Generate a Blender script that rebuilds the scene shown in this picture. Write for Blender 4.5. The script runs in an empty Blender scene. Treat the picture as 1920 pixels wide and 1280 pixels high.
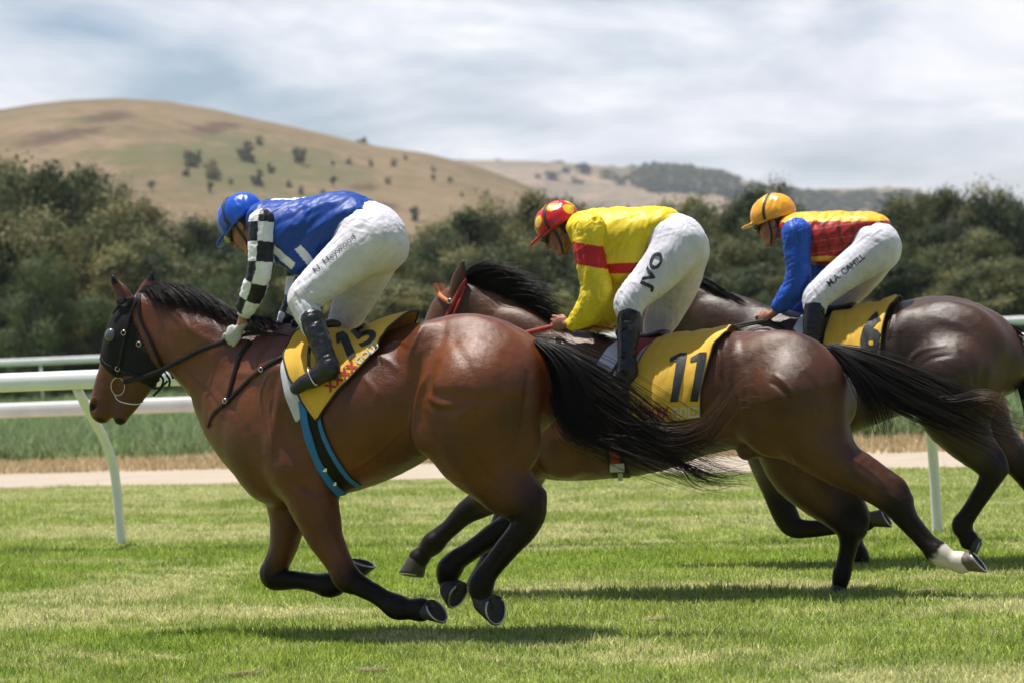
import bpy, bmesh, math, random
import numpy as np
from mathutils import Vector, Matrix, noise as mnoise
from mathutils.bvhtree import BVHTree
R = math.radians
scene = bpy.context.scene
COL = scene.collection

# ------------------------------------------------------------------ camera
FPX = 4500.0; CAMH = 1.5; ROLL = R(2.4); HY = 632.0          # focal length in photo pixels, horizon row
cam_d = bpy.data.cameras.new('camera'); cam = bpy.data.objects.new('camera', cam_d); COL.objects.link(cam)
scene.camera = cam
cam_d.sensor_width = 36; cam_d.lens = 36 * FPX / 1920
cam_d.clip_start = .1; cam_d.clip_end = 9000
cam.location = (0, 0, CAMH)
cam.matrix_world = Matrix.Translation((0, 0, CAMH)) @ Matrix.Rotation(R(90), 4, 'X') @ Matrix.Rotation(-ROLL, 4, 'Z')
cam_d.shift_y = -(640 - HY) / 1920; cam_d.shift_x = 0
cam_d.dof.use_dof = True; cam_d.dof.focus_distance = 12.1; cam_d.dof.aperture_fstop = 3.1

# ------------------------------------------------------------------ world + sun
SUN_EL, SUN_AZ = R(78), R(285)        # azimuth clockwise from +Y: nearly overhead, from the left
sd = Vector((math.sin(SUN_AZ) * math.cos(SUN_EL), math.cos(SUN_AZ) * math.cos(SUN_EL), math.sin(SUN_EL)))
W = bpy.data.worlds.new("World"); scene.world = W; W.use_nodes = True
nt = W.node_tree; N = nt.nodes; L = nt.links; N.clear()
out = N.new('ShaderNodeOutputWorld'); bg = N.new('ShaderNodeBackground'); sky = N.new('ShaderNodeTexSky')
sky.sky_type = 'NISHITA'; sky.sun_disc = False; sky.sun_elevation = SUN_EL; sky.sun_rotation = SUN_AZ
sky.altitude = 300; sky.air_density = 1.0; sky.dust_density = 1.5
tc = N.new('ShaderNodeTexCoord'); mp = N.new('ShaderNodeMapping'); mp.inputs['Scale'].default_value = (1.0, 1.0, 2.9)
mp.inputs['Location'].default_value = (3.1, .2, .35)
L.new(tc.outputs['Generated'], mp.inputs['Vector'])
n1 = N.new('ShaderNodeTexNoise'); n1.inputs['Scale'].default_value = 5.2; n1.inputs['Detail'].default_value = 9
n1.inputs['Roughness'].default_value = .55; n1.inputs['Distortion'].default_value = .35
n2 = N.new('ShaderNodeTexNoise'); n2.inputs['Scale'].default_value = 9.0; n2.inputs['Detail'].default_value = 8
n2.inputs['Roughness'].default_value = .6; n2.inputs['Distortion'].default_value = .6
L.new(mp.outputs[0], n1.inputs['Vector']); L.new(mp.outputs[0], n2.inputs['Vector'])
r1 = N.new('ShaderNodeValToRGB'); r1.color_ramp.elements[0].position = .345; r1.color_ramp.elements[1].position = .55
L.new(n1.outputs[0], r1.inputs[0])
r2 = N.new('ShaderNodeValToRGB'); r2.color_ramp.elements[0].position = .36; r2.color_ramp.elements[1].position = .64
r2.color_ramp.elements[0].color = (8.2, 8.3, 9.0, 1); r2.color_ramp.elements[1].color = (11.8, 11.6, 11.5, 1)
L.new(n2.outputs[0], r2.inputs[0])
mx = N.new('ShaderNodeMix'); mx.data_type = 'RGBA'
sx = N.new('ShaderNodeSeparateXYZ'); L.new(tc.outputs['Generated'], sx.inputs[0])
thin = N.new('ShaderNodeMapRange'); thin.inputs['From Min'].default_value = .22; thin.inputs['From Max'].default_value = .62      # unseen cloud overhead is thinned to lower the sky's fill light
thin.inputs['To Min'].default_value = .93; thin.inputs['To Max'].default_value = .12; L.new(sx.outputs[2], thin.inputs['Value'])
back = N.new('ShaderNodeMapRange'); back.inputs['From Min'].default_value = -.25; back.inputs['From Max'].default_value = .55       # cloud cut away behind the camera, out of view, to weaken the ambient light
back.inputs['To Min'].default_value = .12; back.inputs['To Max'].default_value = 1.; L.new(sx.outputs[1], back.inputs['Value'])
tb = N.new('ShaderNodeMath'); tb.operation = 'MULTIPLY'; L.new(thin.outputs[0], tb.inputs[0]); L.new(back.outputs[0], tb.inputs[1])
f_ = N.new('ShaderNodeMath'); f_.operation = 'MULTIPLY'; L.new(tb.outputs[0], f_.inputs[1])
L.new(r1.outputs[0], f_.inputs[0]); L.new(f_.outputs[0], mx.inputs[0])
hs_ = N.new('ShaderNodeHueSaturation'); hs_.inputs['Saturation'].default_value = 1.12; L.new(sky.outputs[0], hs_.inputs['Color']); L.new(hs_.outputs[0], mx.inputs[6]); L.new(r2.outputs[0], mx.inputs[7])
L.new(mx.outputs[2], bg.inputs[0]); bg.inputs[1].default_value = .072
L.new(bg.outputs[0], out.inputs[0])
sun_d = bpy.data.lights.new('sun', 'SUN'); sun_d.energy = 5.0; sun_d.angle = R(.55); sun_d.color = (1, .955, .88)
sun = bpy.data.objects.new('sun', sun_d); COL.objects.link(sun); sun.location = (0, 0, 40)
sun.rotation_euler = (-sd).to_track_quat('-Z', 'Y').to_euler()
scene.view_settings.view_transform = 'Standard'; scene.view_settings.look = 'None'
scene.view_settings.exposure = .58; scene.view_settings.gamma = 1
scene.render.engine = 'CYCLES'
scene.cycles.volume_bounces = 0; scene.cycles.max_bounces = 8; scene.cycles.transparent_max_bounces = 12

# ------------------------------------------------------------------ frames: photo pixels -> real places
TH = R(19.0); CT, ST = math.cos(TH), math.sin(TH)
CR, SR = math.cos(ROLL), math.sin(ROLL)
def ray(px, py):
    u = px - 960.0; v = py - HY
    return (u * CR - v * SR, u * SR + v * CR)         # right, down
class Frame:
    """local X = along the running direction towards the tail, local Y = away from the camera, Z up"""
    def __init__(s, x0, w):
        s.w = w; s.x0 = x0
        s.o = np.array([x0 * CT + w * ST, -x0 * ST + w * CT, 0.])
    def t(s, px, py, y):
        a, b = ray(px, py)
        return (s.w + y) / (a * ST + FPX * CT)
    def L(s, px, py, y=0.):
        a, b = ray(px, py); t = s.t(px, py, y)
        X, Y = a * t, FPX * t
        return np.array([X * CT - Y * ST - s.x0, y, CAMH - b * t])
    def place(s, ob):
        ob.location = s.o; ob.rotation_euler = (0, 0, -TH)
def ground_pt(px, py, z=0.):
    a, b = ray(px, py); t = (CAMH - z) / b
    return (a * t, FPX * t, z)
def at(px, py, Y):
    a, b = ray(px, py); t = Y / FPX
    return Vector((a * t, Y, CAMH - b * t))

# ------------------------------------------------------------------ object helpers
def tag(o, label=None, cat=None, group=None, kind=None):
    if label: o['label'] = label
    if cat: o['category'] = cat
    if group: o['group'] = group
    if kind: o['kind'] = kind
    return o
def empty(name, loc=(0, 0, 0), rz=0.):
    o = bpy.data.objects.new(name, None); COL.objects.link(o); o.location = loc; o.rotation_euler = (0, 0, rz)
    o.empty_display_size = .1
    return o
def link(name, me, m=None, parent=None):
    o = bpy.data.objects.new(name, me); COL.objects.link(o)
    if m is not None:
        for k in (m if isinstance(m, (list, tuple)) else [m]): me.materials.append(k)
    if parent is not None: o.parent = parent
    return o
def np_mesh(name, V, F, smooth=True, attrs=None, matidx=None):
    """V (n,3); F (m,k) array of equal-size faces or list of arrays"""
    me = bpy.data.meshes.new(name)
    V = np.asarray(V, np.float32)
    Fs = F if isinstance(F, list) and isinstance(F[0], np.ndarray) else [F]
    Fs = [np.asarray(f, np.int32) for f in Fs if len(f)]
    me.vertices.add(len(V)); me.vertices.foreach_set('co', V.ravel())
    nl = sum(f.size for f in Fs); npoly = sum(len(f) for f in Fs)
    me.loops.add(nl); me.polygons.add(npoly)
    me.loops.foreach_set('vertex_index', np.concatenate([f.ravel() for f in Fs]))
    tot = np.concatenate([np.full(len(f), f.shape[1], np.int32) for f in Fs])
    st = np.concatenate([[0], np.cumsum(tot)[:-1]]).astype(np.int32)
    me.polygons.foreach_set('loop_start', st)
    try: me.polygons.foreach_set('loop_total', tot)
    except Exception: pass
    me.polygons.foreach_set('use_smooth', np.full(npoly, smooth, bool))
    if matidx is not None: me.polygons.foreach_set('material_index', np.asarray(matidx, np.int32))
    for k, a in (attrs or {}).items():
        a = np.asarray(a, np.float32)
        if a.ndim == 1:
            at_ = me.attributes.new(k, 'FLOAT', 'POINT'); at_.data.foreach_set('value', a)
        else:
            at_ = me.attributes.new(k, 'FLOAT_COLOR', 'POINT')
            if a.shape[1] == 3: a = np.hstack([a, np.ones((len(a), 1), np.float32)])
            at_.data.foreach_set('color', a.ravel())
    me.update(calc_edges=True); me.validate()
    return me
class MB:
    def __init__(s): s.V = []; s.F = {}; s.n = 0
    def add(s, V, F):
        V = np.asarray(V, float); F = np.asarray(F, int)
        s.V.append(V); s.F.setdefault(F.shape[1], []).append(F + s.n); s.n += len(V)
    def tube(s, P, r, sides=8, cap=True, flat=None):
        P = np.asarray(P, float); n = len(P); r = np.broadcast_to(np.asarray(r, float), (n,))
        T = np.gradient(P, axis=0); T /= np.linalg.norm(T, axis=1)[:, None] + 1e-12
        up = np.array([0, 0, 1.]) if abs(T[0][2]) < .9 else np.array([0, 1., 0])
        A = np.cross(T[0], up); A /= np.linalg.norm(A)
        rings = []
        for i in range(n):
            A = A - T[i] * A.dot(T[i]); A /= np.linalg.norm(A) + 1e-12
            B = np.cross(T[i], A)
            a = np.arange(sides) / sides * 2 * np.pi
            rings.append(P[i] + r[i] * (np.cos(a)[:, None] * A + np.sin(a)[:, None] * B))
        V = np.vstack(rings); k = np.arange(sides)
        F = np.vstack([np.stack([i * sides + k, i * sides + (k + 1) % sides, (i + 1) * sides + (k + 1) % sides, (i + 1) * sides + k], 1) for i in range(n - 1)])
        s.add(V, F)
        if cap:
            s.F.setdefault(sides, []).append((np.arange(sides)[::-1] + s.n - len(V))[None])
            s.F.setdefault(sides, []).append((np.arange(sides) + s.n - sides)[None])
    def box(s, c, d, rot=None):
        q = np.array([[x, y, z] for x in (-.5, .5) for y in (-.5, .5) for z in (-.5, .5)]) * np.array(d)
        if rot is not None: q = q @ np.array(rot.to_3x3()).T
        s.add(q + np.array(c), [[0, 1, 3, 2], [4, 6, 7, 5], [0, 4, 5, 1], [2, 3, 7, 6], [0, 2, 6, 4], [1, 5, 7, 3]])
    def build(s, name, m=None, parent=None, smooth=True):
        me = np_mesh(name, np.vstack(s.V), [np.vstack(f) for f in s.F.values()], smooth)
        return link(name, me, m, parent)

# ------------------------------------------------------------------ materials
def new_mat(name):
    m = bpy.data.materials.new(name); m.use_nodes = True
    nt = m.node_tree; b = nt.nodes['Principled BSDF']
    return m, nt, nt.nodes, nt.links, b
def ramp(Nn, stops):
    r = Nn.new('ShaderNodeValToRGB'); e = r.color_ramp.elements
    while len(e) > 1: e.remove(e[-1])
    e[0].position = stops[0][0]; e[0].color = (*stops[0][1], 1)
    for p, c in stops[1:]:
        k = e.new(p); k.color = (*c, 1)
    return r
def noise_n(Nn, Ln, scale, detail=4, rough=.55, vec=None, dist=0.):
    n = Nn.new('ShaderNodeTexNoise'); n.inputs['Scale'].default_value = scale; n.inputs['Detail'].default_value = detail
    n.inputs['Roughness'].default_value = rough; n.inputs['Distortion'].default_value = dist
    if vec is not None: Ln.new(vec, n.inputs['Vector'])
    return n
def simple(name, c, rough=.5, metal=0., var=.12, nscale=30., bump=.15, bscale=120., coat=0., spec=.5, sheen=0., stretch=(1, 1, 1)):
    m, nt, Nn, Ln, b = new_mat(name)
    t = Nn.new('ShaderNodeTexCoord'); mpn = Nn.new('ShaderNodeMapping'); mpn.inputs['Scale'].default_value = stretch
    Ln.new(t.outputs['Object'], mpn.inputs[0])
    n = noise_n(Nn, Ln, nscale, 5, .6, mpn.outputs[0])
    c = np.array(c, float)
    r = ramp(Nn, [(.25, tuple(np.clip(c * (1 - var), 0, 1))), (.75, tuple(np.clip(c * (1 + var), 0, 1)))])
    Ln.new(n.outputs[0], r.inputs[0]); Ln.new(r.outputs[0], b.inputs['Base Color'])
    b.inputs['Roughness'].default_value = rough; b.inputs['Metallic'].default_value = metal
    b.inputs['Coat Weight'].default_value = coat; b.inputs['Specular IOR Level'].default_value = spec
    b.inputs['Sheen Weight'].default_value = sheen
    if bump:
        n2 = noise_n(Nn, Ln, bscale, 4, .6, mpn.outputs[0])
        bp = Nn.new('ShaderNodeBump'); bp.inputs['Strength'].default_value = bump; bp.inputs['Distance'].default_value = .01
        Ln.new(n2.outputs[0], bp.inputs['Height']); Ln.new(bp.outputs[0], b.inputs['Normal'])
    return m

# ------------------------------------------------------------------ implicit modelling
def catmull(P, per=5):
    P = np.asarray(P, float); n = len(P)
    if n < 3: return P
    Q = np.vstack([2 * P[0] - P[1], P, 2 * P[-1] - P[-2]])
    o = []
    for i in range(1, n):
        p0, p1, p2, p3 = Q[i - 1], Q[i], Q[i + 1], Q[i + 2]
        for j in range(per):
            t = j / per
            o.append(.5 * ((2 * p1) + (-p0 + p2) * t + (2 * p0 - 5 * p1 + 4 * p2 - p3) * t * t + (-p0 + 3 * p1 - 3 * p2 + p3) * t ** 3))
    o.append(P[-1])
    return np.array(o)
class Vol:
    def __init__(s, lo, hi, h):
        s.lo = np.array(lo, float); s.h = h
        s.n = np.ceil((np.array(hi) - s.lo) / h).astype(int) + 1
        s.F = np.full(s.n, .25, np.float32)
    def block(s, lo, hi):
        a = np.clip(np.floor((np.array(lo) - s.lo) / s.h).astype(int), 0, s.n)
        b = np.clip(np.ceil((np.array(hi) - s.lo) / s.h).astype(int) + 1, 0, s.n)
        if (b <= a).any(): return None
        g = [(s.lo[i] + np.arange(a[i], b[i]) * s.h).astype(np.float32) for i in range(3)]
        return (slice(a[0], b[0]), slice(a[1], b[1]), slice(a[2], b[2])), g[0][:, None, None], g[1][None, :, None], g[2][None, None, :]
    def comb(s, sl, d, k, sub=False):
        A = s.F[sl]
        if sub:
            d = -d; hh = np.maximum(k - np.abs(A - d), 0) / k
            s.F[sl] = np.maximum(A, d) + hh * hh * k * .25
        else:
            hh = np.maximum(k - np.abs(A - d), 0) / k
            s.F[sl] = np.minimum(A, d) - hh * hh * k * .25
    def tube(s, pts, k=.03, per=4, sub=False):
        """pts rows: x,y,z,r,ry"""
        Q = catmull(pts, per); mg = k + 2.5 * s.h
        lo = (Q[:, :3] - np.maximum(Q[:, 3], Q[:, 4])[:, None]).min(0) - mg; hi = (Q[:, :3] + np.maximum(Q[:, 3], Q[:, 4])[:, None]).max(0) + mg
        B = s.block(lo, hi)
        if B is None: return
        sl, X, Y, Z = B
        D = np.full((X.shape[0], Y.shape[1], Z.shape[2]), 9., np.float32)
        for i in range(len(Q) - 1):
            a, b = Q[i], Q[i + 1]
            rm = max(a[3], b[3], a[4], b[4]) + mg
            l2 = np.minimum(a[:3], b[:3]) - rm; h2 = np.maximum(a[:3], b[:3]) + rm
            ix = [np.nonzero((g.ravel() >= l2[j]) & (g.ravel() <= h2[j]))[0] for j, g in enumerate((X, Y, Z))]
            if any(len(q) == 0 for q in ix): continue
            ss = tuple(slice(q[0], q[-1] + 1) for q in ix)
            x = X[ss[0]] - a[0]; y = Y[:, ss[1]] - a[1]; z = Z[:, :, ss[2]] - a[2]
            d = (b - a)[:3]; dd = float(d @ d) + 1e-12
            t = np.clip((x * d[0] + y * d[1] + z * d[2]) / dd, 0, 1)
            r = a[3] + (b[3] - a[3]) * t; q = (a[4] / a[3]) + (b[4] / b[3] - a[4] / a[3]) * t
            wx = x - t * d[0]; wy = (y - t * d[1]) / q; wz = z - t * d[2]
            e = np.sqrt(wx * wx + wy * wy + wz * wz) - r
            e = e * np.minimum(1, q)
            D[ss] = np.minimum(D[ss], e)
        s.comb(sl, D, k, sub)
    def ell(s, c, r, ang=0., k=.03, sub=False, M=None):
        """ellipsoid radii (rx,ry,rz); ang = rotation in the X-Z plane, or M 3x3 whose rows are the axes"""
        c = np.array(c, float); r = np.array(r, float); R_ = r.max() + k + 2.5 * s.h
        B = s.block(c - R_, c + R_)
        if B is None: return
        sl, X, Y, Z = B
        x = X - c[0]; y = Y - c[1]; z = Z - c[2]
        if M is None:
            ca, sa = math.cos(ang), math.sin(ang)
            M = np.array([[ca, 0, sa], [0, 1, 0], [-sa, 0, ca]])
        u = [(M[i][0] * x + M[i][1] * y + M[i][2] * z) for i in range(3)]
        k0 = np.sqrt((u[0] / r[0]) ** 2 + (u[1] / r[1]) ** 2 + (u[2] / r[2]) ** 2)
        k1 = np.sqrt((u[0] / r[0] ** 2) ** 2 + (u[1] / r[1] ** 2) ** 2 + (u[2] / r[2] ** 2) ** 2) + 1e-6
        s.comb(sl, (k0 * (k0 - 1) / k1).astype(np.float32), k, sub)
    def mesh(s):
        F = s.F; h = s.h; n = s.n; c = np.array(n) - 1
        ncell = int(np.prod(c)); S = F < 0
        cnt = np.zeros(ncell, np.float32); acc = np.zeros((ncell, 3), np.float32)
        quads = []
        strd = (c[1] * c[2], c[2], 1)
        for ax in range(3):
            sa = [slice(None)] * 3; sb = [slice(None)] * 3; sa[ax] = slice(0, -1); sb[ax] = slice(1, None)
            A = S[tuple(sa)]; B = S[tuple(sb)]
            I = np.argwhere(A != B)
            fa = F[tuple(sa)][A != B]; fb = F[tuple(sb)][A != B]
            t = fa / (fa - fb)
            P = I.astype(np.float32); P[:, ax] += t
            o1, o2 = [(1, 2), (2, 0), (0, 1)][ax]
            ok = (I[:, o1] > 0) & (I[:, o1] < c[o1]) & (I[:, o2] > 0) & (I[:, o2] < c[o2])
            I = I[ok]; P = P[ok]; fa = fa[ok]
            cells = []
            for d1, d2 in ((-1, -1), (0, -1), (0, 0), (-1, 0)):
                J = I.copy(); J[:, o1] += d1; J[:, o2] += d2
                cid = J[:, 0] * strd[0] + J[:, 1] * strd[1] + J[:, 2]
                cells.append(cid)
                cnt += np.bincount(cid, minlength=ncell).astype(np.float32)
                for q in range(3): acc[:, q] += np.bincount(cid, weights=P[:, q], minlength=ncell).astype(np.float32)
            Q = np.stack(cells, 1)
            flip = fa > 0
            Q[flip] = Q[flip][:, ::-1]
            quads.append(Q)
        Q = np.vstack(quads); used = np.unique(Q)
        mp_ = np.zeros(ncell, np.int64); mp_[used] = np.arange(len(used))
        V = acc[used] / cnt[used][:, None] * h + s.lo
        return V.astype(np.float32), mp_[Q].astype(np.int32)
def smooth_mesh(V, F, it=2, lam=.5):
    E = np.vstack([F[:, [0, 1]], F[:, [1, 2]], F[:, [2, 3]], F[:, [3, 0]]]); n = len(V)
    deg = np.bincount(E[:, 0], minlength=n) + np.bincount(E[:, 1], minlength=n)
    for _ in range(it):
        A = np.stack([np.bincount(E[:, 0], V[E[:, 1], q], n) + np.bincount(E[:, 1], V[E[:, 0], q], n) for q in range(3)], 1) / deg[:, None]
        V = V + lam * (A - V)
    return V
def vnormals(V, F):
    a = V[F[:, 2]] - V[F[:, 0]]; b = V[F[:, 3 if F.shape[1] > 3 else 1]] - V[F[:, 1 if F.shape[1] > 3 else 0]]
    nrm = np.cross(a, b) if F.shape[1] > 3 else -np.cross(a, b)
    n = len(V); o = np.zeros((n, 3))
    for j in range(F.shape[1]):
        for q in range(3): o[:, q] += np.bincount(F[:, j], nrm[:, q], n)
    return o / (np.linalg.norm(o, axis=1)[:, None] + 1e-12)
def vnoise(P, scale, seed=0, octs=3):
    """cheap smooth value noise, vectorised"""
    P = np.asarray(P, float) * scale + seed * 17.13
    tot = np.zeros(len(P)); amp = 1.; s_ = 0.
    for o in range(octs):
        I = np.floor(P).astype(np.int64); f = P - I; f = f * f * (3 - 2 * f); v = np.zeros(len(P))
        for dx in (0, 1):
            for dy in (0, 1):
                for dz in (0, 1):
                    hsh = (I[:, 0] + dx) * 374761393 + (I[:, 1] + dy) * 668265263 + (I[:, 2] + dz) * 2147483647 + 1013 * seed
                    hsh = (hsh ^ (hsh >> 13)) * 1274126177; hsh = (hsh ^ (hsh >> 16)) & 0xffff
                    w = (f[:, 0] if dx else 1 - f[:, 0]) * (f[:, 1] if dy else 1 - f[:, 1]) * (f[:, 2] if dz else 1 - f[:, 2])
                    v += w * (hsh / 65535.)
        tot += amp * v; s_ += amp; amp *= .5; P = P * 2.03 + 5.7
    return tot / s_
# ================================================================== setting
rng = np.random.default_rng(7)
def railpt(s, w, z=0.):                      # strip coordinates: s along the rail (to the right and nearer), w across, away from camera
    return np.array([s * CT + w * ST, -s * ST + w * CT, z])
def grid_sheet(name, s0, s1, w0, w1, z, m, ns=60, nw=6, wob=0., seed=0, kind='structure'):
    S = np.linspace(s0, s1, ns); T = np.linspace(0, 1, nw)
    V = []
    for i, s in enumerate(S):
        a = w0 + wob * (vnoise([[s, 0, seed]], .9, seed)[0] - .5) * 2; b = w1 + wob * (vnoise([[s, 7, seed]], .9, seed + 3)[0] - .5) * 2
        for t in T: V.append(railpt(s, a + (b - a) * t, z))
    F = [[i * nw + j, (i + 1) * nw + j, (i + 1) * nw + j + 1, i * nw + j + 1] for i in range(ns - 1) for j in range(nw - 1)]
    o = link(name, np_mesh(name, V, F, False), m)
    return tag(o, kind=kind)
def ground_mat(name, cols, s1=2.2, s2=26., bump=.5, stretch=(1, 1, 1), rough=.95):
    m, nt, Nn, Ln, b = new_mat(name)
    t = Nn.new('ShaderNodeTexCoord'); mpn = Nn.new('ShaderNodeMapping'); mpn.inputs['Scale'].default_value = stretch
    mpn.inputs['Rotation'].default_value = (0, 0, TH)
    Ln.new(t.outputs['Object'], mpn.inputs[0])
    a = noise_n(Nn, Ln, s1, 6, .6, mpn.outputs[0]); c = noise_n(Nn, Ln, s2, 6, .7, mpn.outputs[0])
    ad = Nn.new('ShaderNodeMath'); ad.operation = 'MULTIPLY_ADD'; ad.inputs[1].default_value = .5
    hf = Nn.new('ShaderNodeMath'); hf.operation = 'MULTIPLY'; hf.inputs[1].default_value = .5
    Ln.new(a.outputs[0], hf.inputs[0]); Ln.new(c.outputs[0], ad.inputs[0]); Ln.new(hf.outputs[0], ad.inputs[2])
    r = ramp(Nn, [(.33 + .34 * i / (len(cols) - 1), q) for i, q in enumerate(cols)])
    Ln.new(ad.outputs[0], r.inputs[0]); Ln.new(r.outputs[0], b.inputs['Base Color'])
    b.inputs['Roughness'].default_value = rough; b.inputs['Specular IOR Level'].default_value = .2
    bp = Nn.new('ShaderNodeBump'); bp.inputs['Strength'].default_value = bump; bp.inputs['Distance'].default_value = .03
    Ln.new(c.outputs[0], bp.inputs['Height']); Ln.new(bp.outputs[0], b.inputs['Normal'])
    return m
M_far = ground_mat('far_ground', [(.10, .12, .045), (.16, .17, .07), (.24, .21, .11)], .02, .4, .1)
M_turf = ground_mat('turf_soil', [(.11, .15, .035), (.19, .235, .06), (.34, .31, .15)], 1.2, 30, .6)
M_path = ground_mat('sandy_path', [(.29, .24, .185), (.37, .31, .245), (.45, .385, .31)], 1.3, 40, .3, (1, 3, 1))
M_verge = ground_mat('dry_verge', [(.28, .22, .12), (.42, .33, .19), (.52, .42, .27)], 1.5, 20, .6)
M_field = ground_mat('crop_soil', [(.12, .19, .06), (.17, .25, .09), (.23, .29, .13)], .6, 9, .6, (.3, 1, 1))
V = [(-6000, -300, -.01), (6000, -300, -.01), (6000, 7000, -.01), (-6000, 7000, -.01)]
tag(link('ground', np_mesh('ground', V, [[0, 1, 2, 3]], False), M_far), kind='structure')
grid_sheet('turf_track', -34, 30, -2, 24.3, 0., M_turf, 60, 8, .0)
grid_sheet('sandy_path', -60, 50, 24.3, 27.4, .004, M_path, 240, 4, .22, 1)
grid_sheet('dry_verge', -60, 50, 27.2, 31.6, -.003, M_verge, 200, 4, .2, 2)
grid_sheet('crop_field', -160, 160, 31.2, 90, -.001, M_field, 200, 30, .35, 3)

def blade_mat(name, attr='tint', trans=.35, rough=.55):
    m, nt, Nn, Ln, b = new_mat(name)
    a = Nn.new('ShaderNodeAttribute'); a.attribute_name = attr
    Ln.new(a.outputs['Color'], b.inputs['Base Color']); b.inputs['Roughness'].default_value = rough
    b.inputs['Specular IOR Level'].default_value = .3
    tr = Nn.new('ShaderNodeBsdfTranslucent'); mxs = Nn.new('ShaderNodeMixShader'); mxs.inputs[0].default_value = trans
    Ln.new(a.outputs['Color'], tr.inputs[0]); Ln.new(b.outputs[0], mxs.inputs[1]); Ln.new(tr.outputs[0], mxs.inputs[2])
    Ln.new(mxs.outputs[0], nt.nodes['Material Output'].inputs['Surface'])
    return m
M_blade = blade_mat('grass_blade', trans=.42)
def lerp(a, b, t): return a + (b - a) * t
def blades(name, s, w, hgt, wid, colr, lean=.5, label=None, cat='grass'):
    n = len(s)
    base = np.stack([s * CT + w * ST, -s * ST + w * CT, np.zeros(n)], 1)
    az = rng.uniform(0, 2 * np.pi, n); bz = rng.uniform(0, 2 * np.pi, n)
    side = np.stack([np.cos(az), np.sin(az), np.zeros(n)], 1) * (wid * .5)[:, None]
    ln = np.abs(rng.normal(0, lean, n)) + .08
    d = np.stack([np.cos(bz) * ln, np.sin(bz) * ln, np.ones(n)], 1); d /= np.linalg.norm(d, axis=1)[:, None]
    mid = base + d * (hgt * .55)[:, None]
    d2 = d.copy(); d2[:, 2] *= .45; d2 /= np.linalg.norm(d2, axis=1)[:, None]
    tip = mid + d2 * (hgt * .5)[:, None]
    V = np.stack([base - side, base + side, mid + side * .8, mid - side * .8, tip], 1).reshape(-1, 3)
    k = np.arange(n) * 5
    Q = np.stack([k, k + 1, k + 2, k + 3], 1); T = np.stack([k + 3, k + 2, k + 4], 1)
    C = np.repeat(colr, 5, axis=0)
    o = link(name, np_mesh(name, V, [Q, T], True, {'tint': C}), M_blade)
    return tag(o, label, cat, kind='stuff')
def turf_color(s, w, n):
    P = np.stack([s * .55, w * 1.3, np.zeros(n)], 1)
    a = vnoise(P, 1.3, 1, 4); b = vnoise(np.stack([s, w * 1.6, np.zeros(n)], 1), 5., 2, 3)
    dry = np.clip((a - .47) * 4 + (b - .5) * 2.2, 0, 1)
    band = np.clip((w - 15.2) / 1.6, 0, 1)                    # drier beyond the rail
    patch = np.clip((vnoise(P, .45, 21, 3) - .5) * 3, -.35, .5)
    dry = np.clip(dry * .85 + band * .42 + patch * .5, 0, 1)
    dry = np.clip(dry + rng.normal(0, .22, n), 0, 1)[:, None]
    g1 = np.array([.17, .28, .022]); g2 = np.array([.44, .56, .075]); d1 = np.array([.82, .73, .42])
    t = np.clip(b * 1.6 - .3 + rng.normal(0, .2, n), 0, 1)[:, None]
    c = g1 + (g2 - g1) * t
    c = c + (d1 - c) * dry * .85
    c = c * rng.uniform(.55, 1.25, n)[:, None]; return c, dry[:, 0]
# visible turf: a wedge from w=9 to w=24.3 seen by the lens, plus a margin
nB = 620000
w = 8.6 + 15.7 * rng.power(1.0, nB) ** 1.0
w = 8.6 + 15.7 * (rng.uniform(0, 1, nB) ** 1.25)
hw = .24 * w + 1.1
s = rng.uniform(-1, 1, nB) * hw - w * .33
tall = vnoise(np.stack([s, w, np.zeros(nB)], 1), 1.7, 9, 3)
c, dry = turf_color(s, w, nB)
h = (.026 + .05 * np.clip(tall - .25, 0, 1) * 1.3) * rng.uniform(.6, 1.4, nB) * (1 - .45 * dry)
hh2 = rng.uniform(0, 1, nB) < .015; h[hh2] *= 1.8
blades('grass', s, w, h, .0042 + .0012 * (w / 10) * rng.uniform(.6, 1.4, nB), c, .65, 'short mown green and straw coloured turf of the racing track')
nO = 200000                                                   # the same turf, thinner, to either side
w = 6.5 + 17.8 * rng.uniform(0, 1, nO); s = rng.uniform(-16, 13, nO)
k_ = (np.abs(s + w * .33) > (.24 * w + 1.0)) | (w < 8.7); s, w = s[k_], w[k_]; nO = len(s)
c, dry = turf_color(s, w, nO)
blades('grass', s, w, .05 * rng.uniform(.6, 1.4, nO), .009 * rng.uniform(.6, 1.4, nO), c, .8, 'short turf at either side of the racing track view')
# taller green crop beyond the path and dry straw on its edge
def crop_patch(name, n, w0, w1, hg, cols, wd, label, pw=1.0, sp=.27):
    w = w0 + (w1 - w0) * rng.uniform(0, 1, n) ** pw
    s = rng.uniform(-1, 1, n) * (sp * w + 1.5) - w * .34
    a = vnoise(np.stack([s, w, np.zeros(n)], 1), .9, 5, 3)
    keep = rng.uniform(0, 1, n) < np.clip((a - .25) * 3, .1, 1)
    s, w, a = s[keep], w[keep], a[keep]; n = len(s)
    t = np.clip(a + rng.normal(0, .25, n), 0, 1)[:, None]
    c = (np.array(cols[0]) * (1 - t) + np.array(cols[1]) * t) * rng.uniform(.7, 1.25, n)[:, None]
    return blades(name, s, w, hg * rng.uniform(.5, 1.3, n) * (.5 + a), wd * rng.uniform(.7, 1.4, n), c, .4, label, 'crop' if 'crop' in name else 'grass')
crop_patch('dry_grass', 50000, 27.2, 30.4, .12, [(.44, .34, .19), (.66, .54, .33)], .018, 'dry straw coloured grass along the far edge of the sandy path')
crop_patch('crop', 170000, 29.7, 75, .34, [(.17, .25, .10), (.34, .40, .20)], .03, 'green knee high crop filling the field behind the outer rail', 1.5)

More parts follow.
